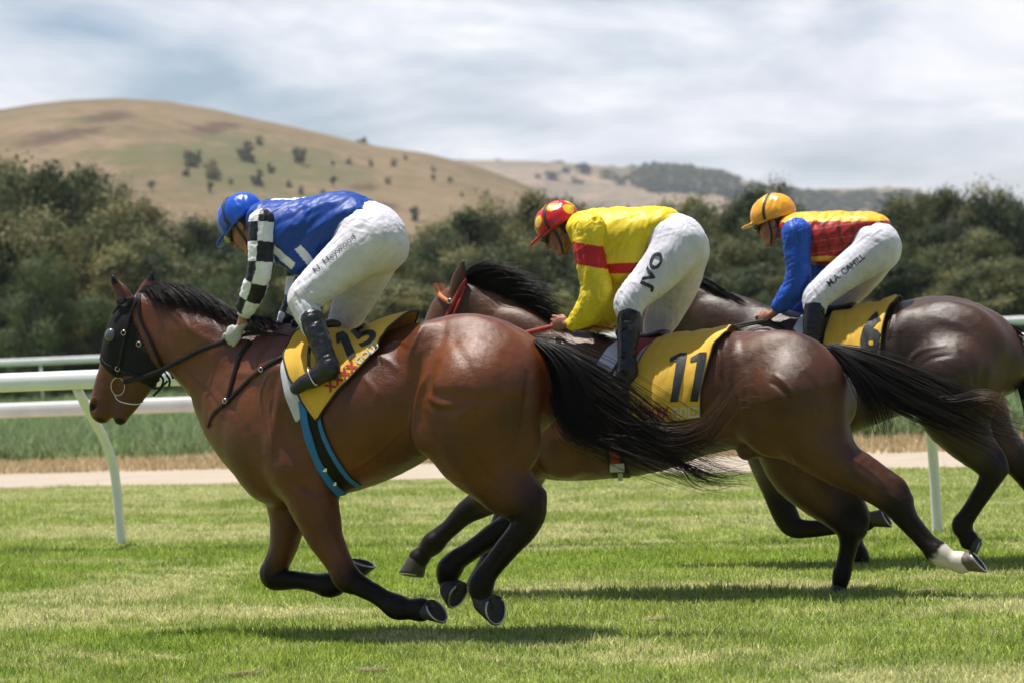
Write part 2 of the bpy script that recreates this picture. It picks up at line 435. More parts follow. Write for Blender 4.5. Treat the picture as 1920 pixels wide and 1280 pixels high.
# ---------------------------------------------------------------- rails
M_white = simple('white_plastic', (.80, .80, .80), .35, var=.05, nscale=6, bump=.05)
M_white2 = simple('weathered_white_plastic', (.70, .70, .70), .5, var=.12, nscale=2.5, bump=.05)
M_stake = simple('brown_steel_stake', (.12, .085, .06), .8, var=.3, nscale=20)
rr = empty('running_rail', railpt(-3.5, 16.85))
tag(rr, 'white inside running rail on bent white posts just behind the horses', 'rail')
rw = 16.85 - .62
def rel(p, o): return np.array(p) - np.array(o)
def stadium(mb, s0, s1, w, z, rw_, rz, n=40):
    a = np.arange(16) / 16 * 2 * np.pi
    prof = np.stack([rw_ * np.sign(np.cos(a)) * np.abs(np.cos(a)) ** .8, rz * np.sign(np.sin(a)) * np.abs(np.sin(a)) ** .8], 1)
    S = np.linspace(s0, s1, n); V = []
    for s_ in S:
        for p in prof: V.append(railpt(s_, w + p[0], z + p[1]))
    k = np.arange(16)
    F = np.vstack([np.stack([i * 16 + k, i * 16 + (k + 1) % 16, (i + 1) * 16 + (k + 1) % 16, (i + 1) * 16 + k], 1) for i in range(n - 1)])
    mb.add(V, F)
mb = MB(); stadium(mb, -42, 42, rw, 1.315, .055, .072); mb.V = [v - np.array(rr.location) for v in mb.V]
mb.build('top_rail', M_white, rr)
for k in range(-4, 6):
    s_ = None
    p1 = ground_pt(228, 1020); p2 = ground_pt(1755, 1002)
    s1_ = p1[0] * CT - p1[1] * ST; s2_ = p2[0] * CT - p2[1] * ST
    s_ = s1_ + (s2_ - s1_) * k
    prof = [(16.85, -.05), (16.85 - .02, .25), (16.85 - .05, .52), (16.85 - .11, .70), (16.85 - .24, .88), (16.85 - .42, 1.06), (16.85 - .60, 1.245)]
    P = catmull(np.array([railpt(s_, a, z) for a, z in prof]), 4) - np.array(rr.location)
    mb = MB(); mb.tube(P, .037, 12); mb.build('post', M_white, rr)
orl = empty('outer_rail', railpt(-12, 28.6)); tag(orl, 'low white outer rail on thin brown stakes beyond the sandy path', 'rail')
mb = MB(); stadium(mb, -60, 60, 28.4, .80, .04, .098); mb.V = [v - np.array(orl.location) for v in mb.V]; mb.build('rail_board', M_white2, orl)
pa = ground_pt(318, 884); pb = ground_pt(1396, 858); sa_ = pa[0] * CT - pa[1] * ST; sb_ = pb[0] * CT - pb[1] * ST
for k in range(-3, 6):
    s_ = sa_ + (sb_ - sa_) / 2 * k
    P = np.array([railpt(s_, 28.9, -.05), railpt(s_ - .02, 28.66, .4), railpt(s_ - .06, 28.45, .78)]) - np.array(orl.location)
    mb = MB(); mb.tube(P, .022, 6); mb.build('stake', M_stake, orl)
frl = empty('far_rail', railpt(-30, 62)); tag(frl, 'distant white rail at the foot of the tree belt', 'rail')
mb = MB(); stadium(mb, -140, 140, 62, 1.38, .05, .10, 80); mb.V = [v - np.array(frl.location) for v in mb.V]; mb.build('rail_board', M_white2, frl)
for k in range(-14, 15):
    P = np.array([railpt(k * 9., 62.1, -.1), railpt(k * 9., 62.03, 1.3)]) - np.array(frl.location)
    mb = MB(); mb.tube(P, .035, 6); mb.build('post', M_white2, frl)

# ---------------------------------------------------------------- hills
def hill(name, prof, Y0, Y1, m, amp, seed, skirt=1.6, rows=46, pxstep=14):
    """ridge line traced in the photo, standing at distance Y1; slope runs down to the plain at Y0"""
    xs = np.arange(prof[0][0], prof[-1][0] + 1, pxstep); ys = np.interp(xs, [p[0] for p in prof], [p[1] for p in prof])
    V = []; nr = rows + 14
    P = []
    for x, y in zip(xs, ys):
        top = at(x, y, Y1)
        for j in range(nr):
            t = j / (rows - 1)
            if t <= 1:
                Y = Y0 + (Y1 - Y0) * t; hz = top.z * (math.sin((t - .5) * math.pi) * .5 + .5) ** .85
            else:
                u = (t - 1) * 3.2; Y = Y1 + (Y1 - Y0) * (t - 1); hz = top.z * (1 - u * u * .7)
            X = top.x * (Y / Y1) if t <= 1 else top.x
            P.append((X, Y, hz))
    P = np.array(P)
    nz = vnoise(np.stack([P[:, 0], P[:, 1], np.zeros(len(P))], 1), 1 / (amp * 9), seed, 4) - .5
    env = np.tile(np.array([math.sin(min(j / (rows - 1), 1) * math.pi) for j in range(nr)]), len(xs))
    P[:, 2] += nz * amp * env
    F = [[i * nr + j, (i + 1) * nr + j, (i + 1) * nr + j + 1, i * nr + j + 1] for i in range(len(xs) - 1) for j in range(nr - 1)]
    o = link(name, np_mesh(name, P, F), m); tag(o, kind='structure')
    bv = BVHTree.FromPolygons([tuple(p) for p in P], F)
    return o, bv
def hill_mat(name, cols, sc, seed, rock=None, green=None):
    m, nt, Nn, Ln, b = new_mat(name)
    g = Nn.new('ShaderNodeNewGeometry'); mpn = Nn.new('ShaderNodeMapping'); mpn.inputs['Location'].default_value = (seed * 100, 0, 0)
    Ln.new(g.outputs['Position'], mpn.inputs[0])
    n = noise_n(Nn, Ln, sc, 8, .62, mpn.outputs[0], .4); n2 = noise_n(Nn, Ln, sc * 9, 6, .7, mpn.outputs[0])
    ad = Nn.new('ShaderNodeMath'); ad.operation = 'MULTIPLY_ADD'; ad.inputs[1].default_value = .48
    hf = Nn.new('ShaderNodeMath'); hf.operation = 'MULTIPLY'; hf.inputs[1].default_value = .52
    Ln.new(n.outputs[0], hf.inputs[0]); Ln.new(n2.outputs[0], ad.inputs[0]); Ln.new(hf.outputs[0], ad.inputs[2])
    r = ramp(Nn, [(.40 + .2 * i / (len(cols) - 1), q) for i, q in enumerate(cols)])
    Ln.new(ad.outputs[0], r.inputs[0]); last = r.outputs[0]
    for spots, colr in ((green, (.10, .10, .045)), (rock, (.075, .048, .032))):
        for (px, py, Y, rad) in (spots or []):
            p = on_hill(BV1, px, py) or at(px, py, Y)
            d = Nn.new('ShaderNodeVectorMath'); d.operation = 'SUBTRACT'; d.inputs[1].default_value = (p.x, p.y, p.z)
            wv = Nn.new('ShaderNodeVectorMath'); wv.operation = 'MULTIPLY'; wv.inputs[1].default_value = (1, .16, 2.3)
            ln = Nn.new('ShaderNodeVectorMath'); ln.operation = 'LENGTH'
            mr = Nn.new('ShaderNodeMapRange'); kr = 1.25 if colr[0] < .08 else .7; mr.inputs['From Min'].default_value = rad * kr; mr.inputs['From Max'].default_value = rad * kr * .4
            nn = Nn.new('ShaderNodeMath'); nn.operation = 'MULTIPLY_ADD'; nn.inputs[1].default_value = rad * 2.2
            sb = Nn.new('ShaderNodeMath'); sb.operation = 'SUBTRACT'; sb.inputs[1].default_value = rad * 1.1
            Ln.new(g.outputs['Position'], d.inputs[0]); Ln.new(d.outputs[0], wv.inputs[0]); Ln.new(wv.outputs[0], ln.inputs[0])
            Ln.new(n2.outputs[0], nn.inputs[0]); Ln.new(ln.outputs['Value'], nn.inputs[2]); Ln.new(nn.outputs[0], sb.inputs[0]); Ln.new(sb.outputs[0], mr.inputs['Value'])
            mxn = Nn.new('ShaderNodeMix'); mxn.data_type = 'RGBA'; mxn.inputs[7].default_value = (*colr, 1)
            ml = Nn.new('ShaderNodeMath'); ml.operation = 'MULTIPLY'; ml.inputs[1].default_value = .8
            Ln.new(mr.outputs[0], ml.inputs[0]); Ln.new(ml.outputs[0], mxn.inputs[0]); Ln.new(last, mxn.inputs[6]); last = mxn.outputs[2]
    Ln.new(last, b.inputs['Base Color']); b.inputs['Roughness'].default_value = 1; b.inputs['Specular IOR Level'].default_value = .1
    return m
P1 = [(-900, 420), (-600, 330), (-300, 262), (-60, 232), (0, 222), (60, 211), (130, 203), (230, 199), (320, 207), (400, 223), (500, 246), (600, 268), (700, 291), (800, 307), (900, 331), (960, 352), (1010, 374), (1080, 410), (1180, 470), (1300, 560), (1400, 610)]
P2 = [(300, 420), (500, 360), (640, 318), (760, 305), (870, 311), (1000, 312), (1100, 318), (1180, 324), (1270, 322), (1340, 332), (1400, 350), (1500, 366), (1600, 366), (1700, 364), (1800, 384), (1900, 404), (2100, 440), (2500, 470), (2900, 480)]
def on_hill(bv, px, py):
    a, b = ray(px, py); d = Vector((a, FPX, -b)).normalized()
    h = bv.ray_cast(Vector((0, 0, CAMH)), d)
    return h[0]
hill_near, BV1 = hill('near_hill', P1, 330, 760, None, 9, 3)
M_h1 = hill_mat('dry_hill_grass', [(.105, .088, .045), (.155, .115, .064), (.205, .148, .088)], .02, 1,
                rock=[(88, 262, 700, 8), (150, 247, 700, 6), (200, 220, 740, 6), (385, 245, 740, 4.5), (420, 234, 760, 4.5), (680, 352, 700, 3.5), (715, 388, 700, 5)],
                green=[(380, 290, 740, 26), (520, 300, 740, 30), (440, 260, 740, 16), (250, 290, 740, 16), (560, 385, 620, 18), (470, 335, 650, 22), (630, 330, 650, 16), (160, 225, 720, 10)])
hill_near.data.materials.append(M_h1)
M_h2 = hill_mat('far_hill_grass', [(.09, .09, .055), (.19, .15, .10), (.28, .205, .14)], .008, 2)

hill_far, BV2 = hill('far_hill', P2, 1200, 2100, M_h2, 26, 5)
V = [(-6000, 2300, -3)]
# distant low range so the plain never ends in a bare line
hill('distant_range', [(-900, 560), (0, 540), (900, 520), (1500, 490), (2200, 470), (2900, 480)], 2500, 3000, M_h2, 30, 8, rows=16, pxstep=40)

# ---------------------------------------------------------------- trees
def leaf_mat(name, cols):
    m, nt, Nn, Ln, b = new_mat(name)
    a = Nn.new('ShaderNodeAttribute'); a.attribute_name = 'tint'
    oi = Nn.new('ShaderNodeObjectInfo')
    r = ramp(Nn, [(i / (len(cols) - 1), q) for i, q in enumerate(cols)])
    ad = Nn.new('ShaderNodeMath'); ad.operation = 'MULTIPLY_ADD'; ad.inputs[1].default_value = .85; 
    sb = Nn.new('ShaderNodeMath'); sb.operation = 'SUBTRACT'; sb.inputs[1].default_value = .42
    Ln.new(oi.outputs['Random'], ad.inputs[0]); Ln.new(a.outputs['Fac'], ad.inputs[2]); Ln.new(ad.outputs[0], sb.inputs[0]); Ln.new(sb.outputs[0], r.inputs[0])
    Ln.new(r.outputs[0], b.inputs['Base Color']); b.inputs['Roughness'].default_value = .6; b.inputs['Specular IOR Level'].default_value = .25
    tr = Nn.new('ShaderNodeBsdfTranslucent'); mxs = Nn.new('ShaderNodeMixShader'); mxs.inputs[0].default_value = .34
    Ln.new(r.outputs[0], tr.inputs[0]); Ln.new(b.outputs[0], mxs.inputs[1]); Ln.new(tr.outputs[0], mxs.inputs[2])
    Ln.new(mxs.outputs[0], nt.nodes['Material Output'].inputs['Surface'])
    return m
M_leafg = leaf_mat('gum_leaves', [(.042, .056, .022), (.098, .116, .044), (.17, .175, .068), (.27, .235, .09)])
M_leafd = leaf_mat('dark_leaves', [(.024, .040, .015), (.060, .080, .030), (.115, .125, .048), (.20, .185, .075)])
M_leafb = leaf_mat('bright_bush_leaves', [(.05, .075, .03), (.09, .12, .045), (.14, .16, .07)])
M_bark = simple('gum_bark', (.26, .22, .18), .9, var=.4, nscale=6, bump=.4, bscale=12, stretch=(3, 3, .6))
def tree_meshes(seed, shape, nclump=120, nleaf=190, leaf=.16):
    r = np.random.default_rng(seed)
    lean = r.normal(0, .25, 2)
    C = []; MC = []; limbs = []
    kx = shape.get('w', 3.2); base = shape.get('base', 2.2); top = 10.
    n_l = 7
    for i in range(n_l):
        a = i / n_l * 2 * np.pi + r.uniform(-.4, .4); z0 = r.uniform(1.2, 4.5); z1 = r.uniform(5.0, 8.6); rad = r.uniform(.35, .85) * kx * math.sqrt(max(.1, 1 - ((z1 - 5.5) / 5) ** 2))
        limbs.append(np.array([[0, 0, z0], [math.cos(a) * rad * .45, math.sin(a) * rad * .45, (z0 + z1) / 2 + .3], [math.cos(a) * rad, math.sin(a) * rad, z1]]))
    mass = [(r.normal(0, kx * .42), r.normal(0, kx * .42), r.uniform(base + 1, 8.6), r.uniform(.8, 1.5)) for _ in range(13)] + [(r.normal(0, .8), 0, 8.5, 1.2), (0, 0, 6.5, 1.7)]
    for i in range(nclump):
        m_ = mass[r.integers(len(mass))]
        v = r.normal(0, 1, 3); v /= np.linalg.norm(v)
        p = np.array(m_[:3]) + v * m_[3] * np.array([kx / 3.2, kx / 3.2, .85]) * r.uniform(.72, .98)
        p[2] = np.clip(p[2], base * .6, top - .3)
        C.append(p); MC.append(np.array(m_[:3]))
    if shape.get('skirt', 0):
        for i in range(int(nclump * .35)):
            a = r.uniform(0, 6.28); C.append(np.array([math.cos(a) * kx * r.uniform(.2, .9), math.sin(a) * kx * r.uniform(.2, .9), r.uniform(.3, 3.2)])); MC.append(C[-1] * np.array([.5, .5, 1]) - [0, 0, .6])
    C = np.array(C); MC = np.array(MC); nC = len(C)
    cs = r.uniform(.26, .55, nC)
    ct = r.normal(.5, .21, nC)
    idx = np.repeat(np.arange(nC), nleaf); n = len(idx)
    P = C[idx] + r.normal(0, 1, (n, 3)) * cs[idx][:, None] * np.array([1, 1, .7])
    P[:, :2] += lean * (P[:, 2:3] / 10)
    on = P - MC[idx]; on /= np.linalg.norm(on, axis=1)[:, None] + 1e-6; on = on + r.normal(0, .45, (n, 3)); on /= np.linalg.norm(on, axis=1)[:, None]
    ax = np.cross(on, r.normal(0, 1, (n, 3))); ax /= np.linalg.norm(ax, axis=1)[:, None]
    sd_ = np.cross(on, ax)
    sz = leaf * r.uniform(.6, 1.5, n)
    a = ax * sz[:, None]; b = sd_ * (sz * .36)[:, None]
    V = np.stack([P - a * .5, P + b, P + a * .6, P - b], 1).reshape(-1, 3)
    F = np.arange(n * 4).reshape(n, 4)
    tint = np.repeat(np.clip(ct[idx] + r.normal(0, .10, n), 0, 1), 4)
    crown = np_mesh('crown', V, F, False, {'tint': tint})
    mb = MB()
    mb.tube(catmull(np.array([[0, 0, -.2], [.05, .03, 1.6], [lean[0] * .4, lean[1] * .4, 4], [lean[0] * .7, lean[1] * .7, 7.2]]), 4), np.interp(np.linspace(0, 1, 13), [0, .15, 1], [.30, .21, .06]), 8)
    for l in limbs: mb.tube(catmull(l, 4), np.linspace(.10, .025, 9), 5)
    trunk = np_mesh('trunk', np.vstack(mb.V), [np.vstack(f) for f in mb.F.values()])
    return crown, trunk
VAR = []
for i, sh in enumerate([dict(w=3.4, base=1.2, skirt=1), dict(w=3.0, base=2.0), dict(w=3.9, base=1.4, skirt=1), dict(w=2.6, base=1.8, skirt=1), dict(w=3.2, base=2.4), dict(w=4.2, base=1., skirt=1)]):
    cr, tk = tree_meshes(20 + i, sh)
    cr.materials.append(M_leafg if i % 2 else M_leafd); tk.materials.append(M_bark); VAR.append((cr, tk))
cr, tk = tree_meshes(40, dict(w=4.4, base=.6, skirt=1)); cr.materials.append(M_leafb); tk.materials.append(M_bark); BUSH = (cr, tk)
rnt = random.Random(3)
def tree(name, px, pytop, Y, var, label, cat, group, wf=1., ground=None, H=None):
    if ground is None:
        a, b = ray(px, pytop); X = a * Y / FPX; top = CAMH - b * Y / FPX; gz = 0.
        H = top
    else: X, Yg, gz = ground; Y = Yg
    e = empty(name, (X, Y, gz), rnt.uniform(0, 6.28)); k = H / 9.9
    e.scale = (k * wf, k * wf, k)
    for nm, me in (('crown', var[0]), ('trunk', var[1])):
        o = bpy.data.objects.new(nm, me); COL.objects.link(o); o.parent = e
    return tag(e, label, cat, group)
tops = [(-60, 320), (0, 300), (60, 286), (100, 300), (140, 345), (165, 385), (200, 362), (240, 372), (290, 400), (340, 436), (375, 412), (420, 398), (480, 420), (560, 440), (640, 450), (720, 455), (790, 440), (830, 408), (880, 388), (930, 366), (980, 374), (1030, 346), (1075, 362), (1120, 385), (1180, 385), (1230, 378), (1290, 362), (1340, 356), (1395, 342), (1440, 366), (1500, 392), (1560, 404), (1620, 402), (1660, 388), (1700, 362), (1740, 352), (1780, 344), (1820, 340), (1860, 350), (1885, 398), (1930, 408), (1990, 380)]
side_tops = [(x, 330 + 50 * math.sin(x * .013) + 25 * math.sin(x * .031)) for x in list(range(-900, -80, 62)) + list(range(2050, 2900, 62))]
tx = [t[0] for t in tops]; ty = [t[1] for t in tops]
def where(px):
    for a, s_ in ((170, 'at the far left'), (340, 'left of the blue capped jockey'), (560, 'behind the blue capped jockey'), (800, 'behind the blue jockey\'s white breeches'), (980, 'left of the red capped jockey'), (1120, 'behind the red capped jockey'), (1340, 'behind the yellow jockey\'s back'), (1480, 'behind the orange capped jockey'), (1700, 'behind the tartan jockey\'s back')):
        if px < a: return s_
    return 'at the far right'
for i, (px, py) in enumerate(tops):
    Y = 92 + rnt.uniform(-6, 10)
    kd = i % 6
    tree('gum_tree', px, py, Y, VAR[kd], f"{'olive' if kd % 2 else 'dark green'} gum tree in the belt {where(px)}", 'tree', f'belt trees {where(px)}, {"olive" if kd % 2 else "dark"}', rnt.uniform(.75, .95))
for px in range(-90, 2020, 58):          # nearer, lower ranks
    py = np.interp(px, tx, ty) + rnt.uniform(60, 110); kd = rnt.randrange(6)
    tree('gum_tree', px + rnt.uniform(-12, 12), py, 84 + rnt.uniform(-4, 3), VAR[kd], f"lower {'olive' if kd % 2 else 'dark green'} tree in the belt {where(px)}", 'tree', f'lower belt trees {where(px)}, {"olive" if kd % 2 else "dark"}', rnt.uniform(.9, 1.2))
for px in range(-80, 2020, 64):          # shrubs at the foot of the belt
    kd = rnt.randrange(6)
    tree('shrub', px + rnt.uniform(-15, 15), rnt.uniform(520, 580) - px * .03, 78 + rnt.uniform(-2, 2), VAR[kd], f'{"olive" if kd % 2 else "dark green"} bush at the foot of the tree belt {where(px)}', 'bush', f'bushes at the foot of the belt {where(px)}, {"olive" if kd % 2 else "dark"}', rnt.uniform(1.2, 1.7))
for px, py in ((470, 455), (395, 505), (330, 560), (1445, 545), (1545, 560), (60, 470)):
    tree('bright_bush', px, py, 75 + rnt.uniform(-1, 1), BUSH, 'brighter green leafy bush in front of the belt ' + where(px), 'bush', 'bright green bushes ' + where(px), .8)
for i, (px, py) in enumerate(side_tops):
    tree('gum_tree', px, py, 90 + rnt.uniform(-6, 10), VAR[i % 6], 'gum tree', 'tree', 'belt', rnt.uniform(.9, 1.1))
    tree('gum_tree', px + 30, py + 110, 83, VAR[(i + 3) % 6], 'lower tree', 'tree', 'belt', rnt.uniform(1., 1.3))
hill_trees = [(200, 345, 22), (283, 358, 20), (360, 312, 30), (372, 305, 24), (350, 298, 18), (400, 335, 36), (395, 362, 24), (465, 303, 38), (462, 282, 16), (487, 272, 18), (485, 348, 30), (507, 325, 20), (557, 305, 30), (568, 310, 32), (542, 352, 16), (565, 365, 18), (575, 395, 14), (605, 368, 14), (625, 350, 20), (624, 314, 14), (655, 308, 14), (668, 390, 12), (695, 312, 14), (738, 312, 16), (728, 345, 14), (812, 340, 14), (843, 342, 12), (866, 370, 12), (778, 415, 30), (690, 410, 14), (350, 330, 16), (432, 345, 12), (640, 378, 12), (760, 300, 12), (812, 322, 12), (910, 368, 12)]
for px, py, hp in hill_trees:
    g = on_hill(BV1, px, py)
    if g is None: continue
    tree('hillside_tree', 0, 0, 0, VAR[rnt.randrange(6)], ('large' if hp > 27 else 'small') + ' dark tree on the bare slope of the dry hill ' + where(px), 'tree', ('large' if hp > 27 else 'small') + ' hillside trees ' + where(px), rnt.uniform(.8, 1.1), (g.x, g.y, g.z - .3), hp * g.y / FPX * 1.1)
for px, hp in ((523, 14), (545, 13), (585, 10), (600, 8), (645, 10), (680, 22), (738, 12), (780, 14)):
    y = np.interp(px, [p[0] for p in P1], [p[1] for p in P1]); g = at(px, y, 760)
    tree('ridge_tree', 0, 0, 0, VAR[rnt.randrange(6)], 'lone tree standing on the skyline of the near hill ' + where(px), 'tree', 'skyline trees ' + where(px), 1., (g.x, g.y, g.z - .5), hp * 1.5 * 760 / FPX)
for i in range(200):
    px = rnt.uniform(800, 1920)
    y = np.interp(px, [p[0] for p in P2], [p[1] for p in P2])
    ridge = i < 80
    if ridge:
        hp = rnt.uniform(11, 22); g = at(px, y, 2100)
        if 1180 < px < 1400 and rnt.random() < .5: hp *= 1.2
    else:
        d_ = rnt.uniform(3, 36)
        if px < 1150 and rnt.random() < .5: px += 500
        y = np.interp(px, [p[0] for p in P2], [p[1] for p in P2])
        g = on_hill(BV2, px, y + d_); hp = rnt.uniform(14, 28)
    if g is None: continue
    tree('distant_tree', 0, 0, 0, VAR[rnt.randrange(6)], ('hazy tree on the skyline of the far ridge ' if ridge else 'hazy tree on the slope of the far ridge ') + where(px), 'tree', ('far skyline trees ' if ridge else 'far slope trees ') + where(px), rnt.uniform(1.2, 2.5), (g.x, g.y, g.z - 3), hp * g.y / FPX)
# far wood on the right-hand ridge reads as one mass
def wood(name, spots, label):
    r = np.random.default_rng(5); Pp = []
    for px, dy in spots:
        y = np.interp(px, [p[0] for p in P2], [p[1] for p in P2])
        g = on_hill(BV2, px, y + dy)
        if g is not None: Pp.append((g.x, g.y, g.z))
    Pp = np.array(Pp); n = 110; idx = np.repeat(np.arange(len(Pp)), n)
    v = r.normal(0, 1, (len(idx), 3)); v /= np.linalg.norm(v, axis=1)[:, None]
    Q = Pp[idx] + v * np.array([8, 8, 4.5]) * r.uniform(.6, 1.1, (len(idx), 1)) + np.array([0, 0, 1.5])
    a = r.normal(0, 1.6, (len(idx), 3)); b = r.normal(0, 1.6, (len(idx), 3))
    V = np.stack([Q - a, Q + b, Q + a, Q - b], 1).reshape(-1, 3)
    t = np.repeat(np.clip(r.normal(.4, .15, len(Pp))[idx] + r.normal(0, .1, len(idx)), 0, 1), 4)
    o = link(name, np_mesh(name, V, np.arange(len(idx) * 4).reshape(-1, 4), False, {'tint': t}), M_leafd)
    tag(o, label, 'wood', kind='stuff')
sp = [(1205 + abs(rnt.gauss(0, 1)) * 80, abs(rnt.gauss(0, 15)) + 2) for _ in range(110)] + [(rnt.gauss(c_, 16), rnt.uniform(6, 40)) for c_ in (1420, 1500, 1590, 1690) for _ in range(9)]
wood('wooded_ridge', sp, 'blue grey wooded stretch of the far ridge above the tree belt')

# ---------------------------------------------------------------- haze
hz = MB(); hz.box((0, 1550, 119), (3600, 3240, 242))
m, nt_, Nn, Ln, b_ = new_mat('haze_air'); Nn.remove(b_)
pv = Nn.new('ShaderNodeVolumePrincipled'); pv.inputs['Color'].default_value = (.80, .86, 1, 1); pv.inputs['Density'].default_value = .00016
pv.inputs['Anisotropy'].default_value = .2
Ln.new(pv.outputs[0], Nn['Material Output'].inputs['Volume'])
ho = hz.build('haze', m, None, False); tag(ho, kind='stuff')

def ordinal(n): return f"{n}{'th' if 10 <= n % 100 <= 20 else {1: 'st', 2: 'nd', 3: 'rd'}.get(n % 10, 'th')}"
for k_, f0, t_, g_ in (('gum_tree', lambda o: o['label'].startswith('lower'), '%s from the left of the lower, nearer trees in the belt', 'lower trees of the belt'),
    ('gum_tree', lambda o: not o['label'].startswith('lower'), '%s from the left of the tall trees topping the belt', 'tall trees of the belt'),
    ('shrub', lambda o: True, '%s from the left of the bushes at the foot of the tree belt', 'bushes under the belt'),
    ('bright_bush', lambda o: True, '%s from the left of the brighter green bushes before the belt', 'brighter green bushes'),
    ('hillside_tree', lambda o: True, '%s from the left of the dark trees dotted over the dry hillside', 'trees dotted over the dry hillside'),
    ('ridge_tree', lambda o: True, '%s from the left of the tiny trees on the near hill skyline', 'trees on the near hill skyline'),
    ('distant_tree', lambda o: 'skyline' in o['label'], '%s from the left of the hazy trees along the far ridge skyline', 'trees on the far skyline'),
    ('distant_tree', lambda o: 'slope' in o['label'], '%s from the left of the hazy trees on the far ridge slope', 'trees on the far slope')):
    L_ = sorted([o for o in COL.objects if o.parent is None and o.name.split('.')[0] == k_ and f0(o)], key=lambda o: o.location.x / o.location.y)
    for i, o in enumerate(L_): o['_n'] = i + 1
    for o in L_: o['new'] = t_ % ordinal(o['_n']); o['newg'] = g_
for o in COL.objects:
    if 'new' in o.keys():
        o['label'] = o['new']; o['group'] = o['newg']
        for q in ('new', 'newg', '_n'): del o[q]

def straw(px, py, r_, i):
    g = ground_pt(px, py); n = 110; a = rng.uniform(0, 6.28, n); rr_ = r_ * np.sqrt(rng.uniform(0, 1, n))
    base = np.stack([np.cos(a) * rr_ * 1.6, np.sin(a) * rr_, np.full(n, .015)], 1); az = rng.uniform(0, 6.28, n); l_ = rng.uniform(.03, .08, n)
    d = np.stack([np.cos(az), np.sin(az), rng.uniform(.02, .3, n)], 1) * l_[:, None]; sd_ = np.stack([-np.sin(az), np.cos(az), np.zeros(n)], 1) * .002
    V = np.stack([base - sd_, base + sd_, base + d + sd_, base + d - sd_], 1).reshape(-1, 3)
    o = link('straw_clump', np_mesh('straw_clump', V, np.arange(n * 4).reshape(n, 4), False, {'tint': np.repeat(np.array([.46, .38, .24]) * rng.uniform(.5, 1.1, (n, 1)), 4, 0)}), M_blade)
    o.location = g; tag(o, 'small clump of dry straw lying on the turf, %s from the left' % ordinal(i), 'straw', 'straw clumps on the turf')
for i, (px, py, r_) in enumerate(((458, 1268, .05), (700, 1262, .03), (1232, 1166, .03), (1740, 1112, .025), (1868, 1196, .025))): straw(px, py, r_, i + 1)
# ================================================================== horses
def coat_mat(name, c1, c2, c3, rough=.36):
    m, nt, Nn, Ln, b = new_mat(name)
    t = Nn.new('ShaderNodeTexCoord')
    n = noise_n(Nn, Ln, 2.6, 5, .55, t.outputs['Object'], .3)
    r = ramp(Nn, [(.32, c1), (.5, c2), (.68, c3)]); Ln.new(n.outputs[0], r.inputs[0])
    mh = Nn.new('ShaderNodeMapping'); mh.inputs['Scale'].default_value = (1, 2.2, 3.2); mh.inputs['Rotation'].default_value = (0, .5, 0)
    Ln.new(t.outputs['Object'], mh.inputs[0])
    hair = noise_n(Nn, Ln, 95, 4, .7, mh.outputs[0])
    mh2 = Nn.new('ShaderNodeMix'); mh2.data_type = 'RGBA'; mh2.blend_type = 'MULTIPLY'; mh2.inputs[0].default_value = .6
    hr = ramp(Nn, [(.3, (.45, .45, .45)), (.7, (1.15, 1.15, 1.15))]); Ln.new(hair.outputs[0], hr.inputs[0])
    Ln.new(r.outputs[0], mh2.inputs[6]); Ln.new(hr.outputs[0], mh2.inputs[7])
    a = Nn.new('ShaderNodeAttribute'); a.attribute_name = 'points'
    mb_ = Nn.new('ShaderNodeMix'); mb_.data_type = 'RGBA'; mb_.inputs[7].default_value = (.009, .0055, .004, 1)
    Ln.new(a.outputs['Fac'], mb_.inputs[0]); Ln.new(mh2.outputs[2], mb_.inputs[6])
    a2 = Nn.new('ShaderNodeAttribute'); a2.attribute_name = 'pale'
    mp2 = Nn.new('ShaderNodeMix'); mp2.data_type = 'RGBA'; mp2.inputs[7].default_value = (.56, .50, .43, 1)
    Ln.new(a2.outputs['Fac'], mp2.inputs[0]); Ln.new(mb_.outputs[2], mp2.inputs[6])
    Ln.new(mp2.outputs[2], b.inputs['Base Color'])
    sw = noise_n(Nn, Ln, 24, 6, .75, mh.outputs[0], .8)
    mr = Nn.new('ShaderNodeMapRange'); mr.inputs['From Min'].default_value = .35; mr.inputs['From Max'].default_value = .65
    mr.inputs['To Min'].default_value = rough - .06; mr.inputs['To Max'].default_value = rough + .12
    Ln.new(sw.outputs[0], mr.inputs['Value']); Ln.new(mr.outputs[0], b.inputs['Roughness'])
    sp_ = Nn.new('ShaderNodeMapRange'); sp_.inputs['To Min'].default_value = .46; sp_.inputs['To Max'].default_value = .16; Ln.new(a.outputs['Fac'], sp_.inputs['Value']); Ln.new(sp_.outputs[0], b.inputs['Specular IOR Level'])
    b.inputs['Sheen Weight'].default_value = 0
    v = noise_n(Nn, Ln, 16, 5, .6, mh.outputs[0], .8)
    bp = Nn.new('ShaderNodeBump'); bp.inputs['Strength'].default_value = .11; bp.inputs['Distance'].default_value = .02
    bp2 = Nn.new('ShaderNodeBump'); bp2.inputs['Strength'].default_value = .6; bp2.inputs['Distance'].default_value = .0035
    Ln.new(v.outputs[0], bp.inputs['Height']); Ln.new(hair.outputs[0], bp2.inputs['Height']); Ln.new(bp.outputs[0], bp2.inputs['Normal']); Ln.new(bp2.outputs[0], b.inputs['Normal'])
    return m
def hair_mat(name, c=(.007, .0055, .005), tip=(.10, .045, .025), rough=.38):
    m, nt, Nn, Ln, b = new_mat(name)
    a = Nn.new('ShaderNodeAttribute'); a.attribute_name = 'tint'
    r = ramp(Nn, [(0, c), (.55, c), (1, tip)]); Ln.new(a.outputs['Fac'], r.inputs[0]); Ln.new(r.outputs[0], b.inputs['Base Color'])
    b.inputs['Roughness'].default_value = rough; b.inputs['Specular IOR Level'].default_value = .18
    return m
M_hair = hair_mat('black_horsehair')
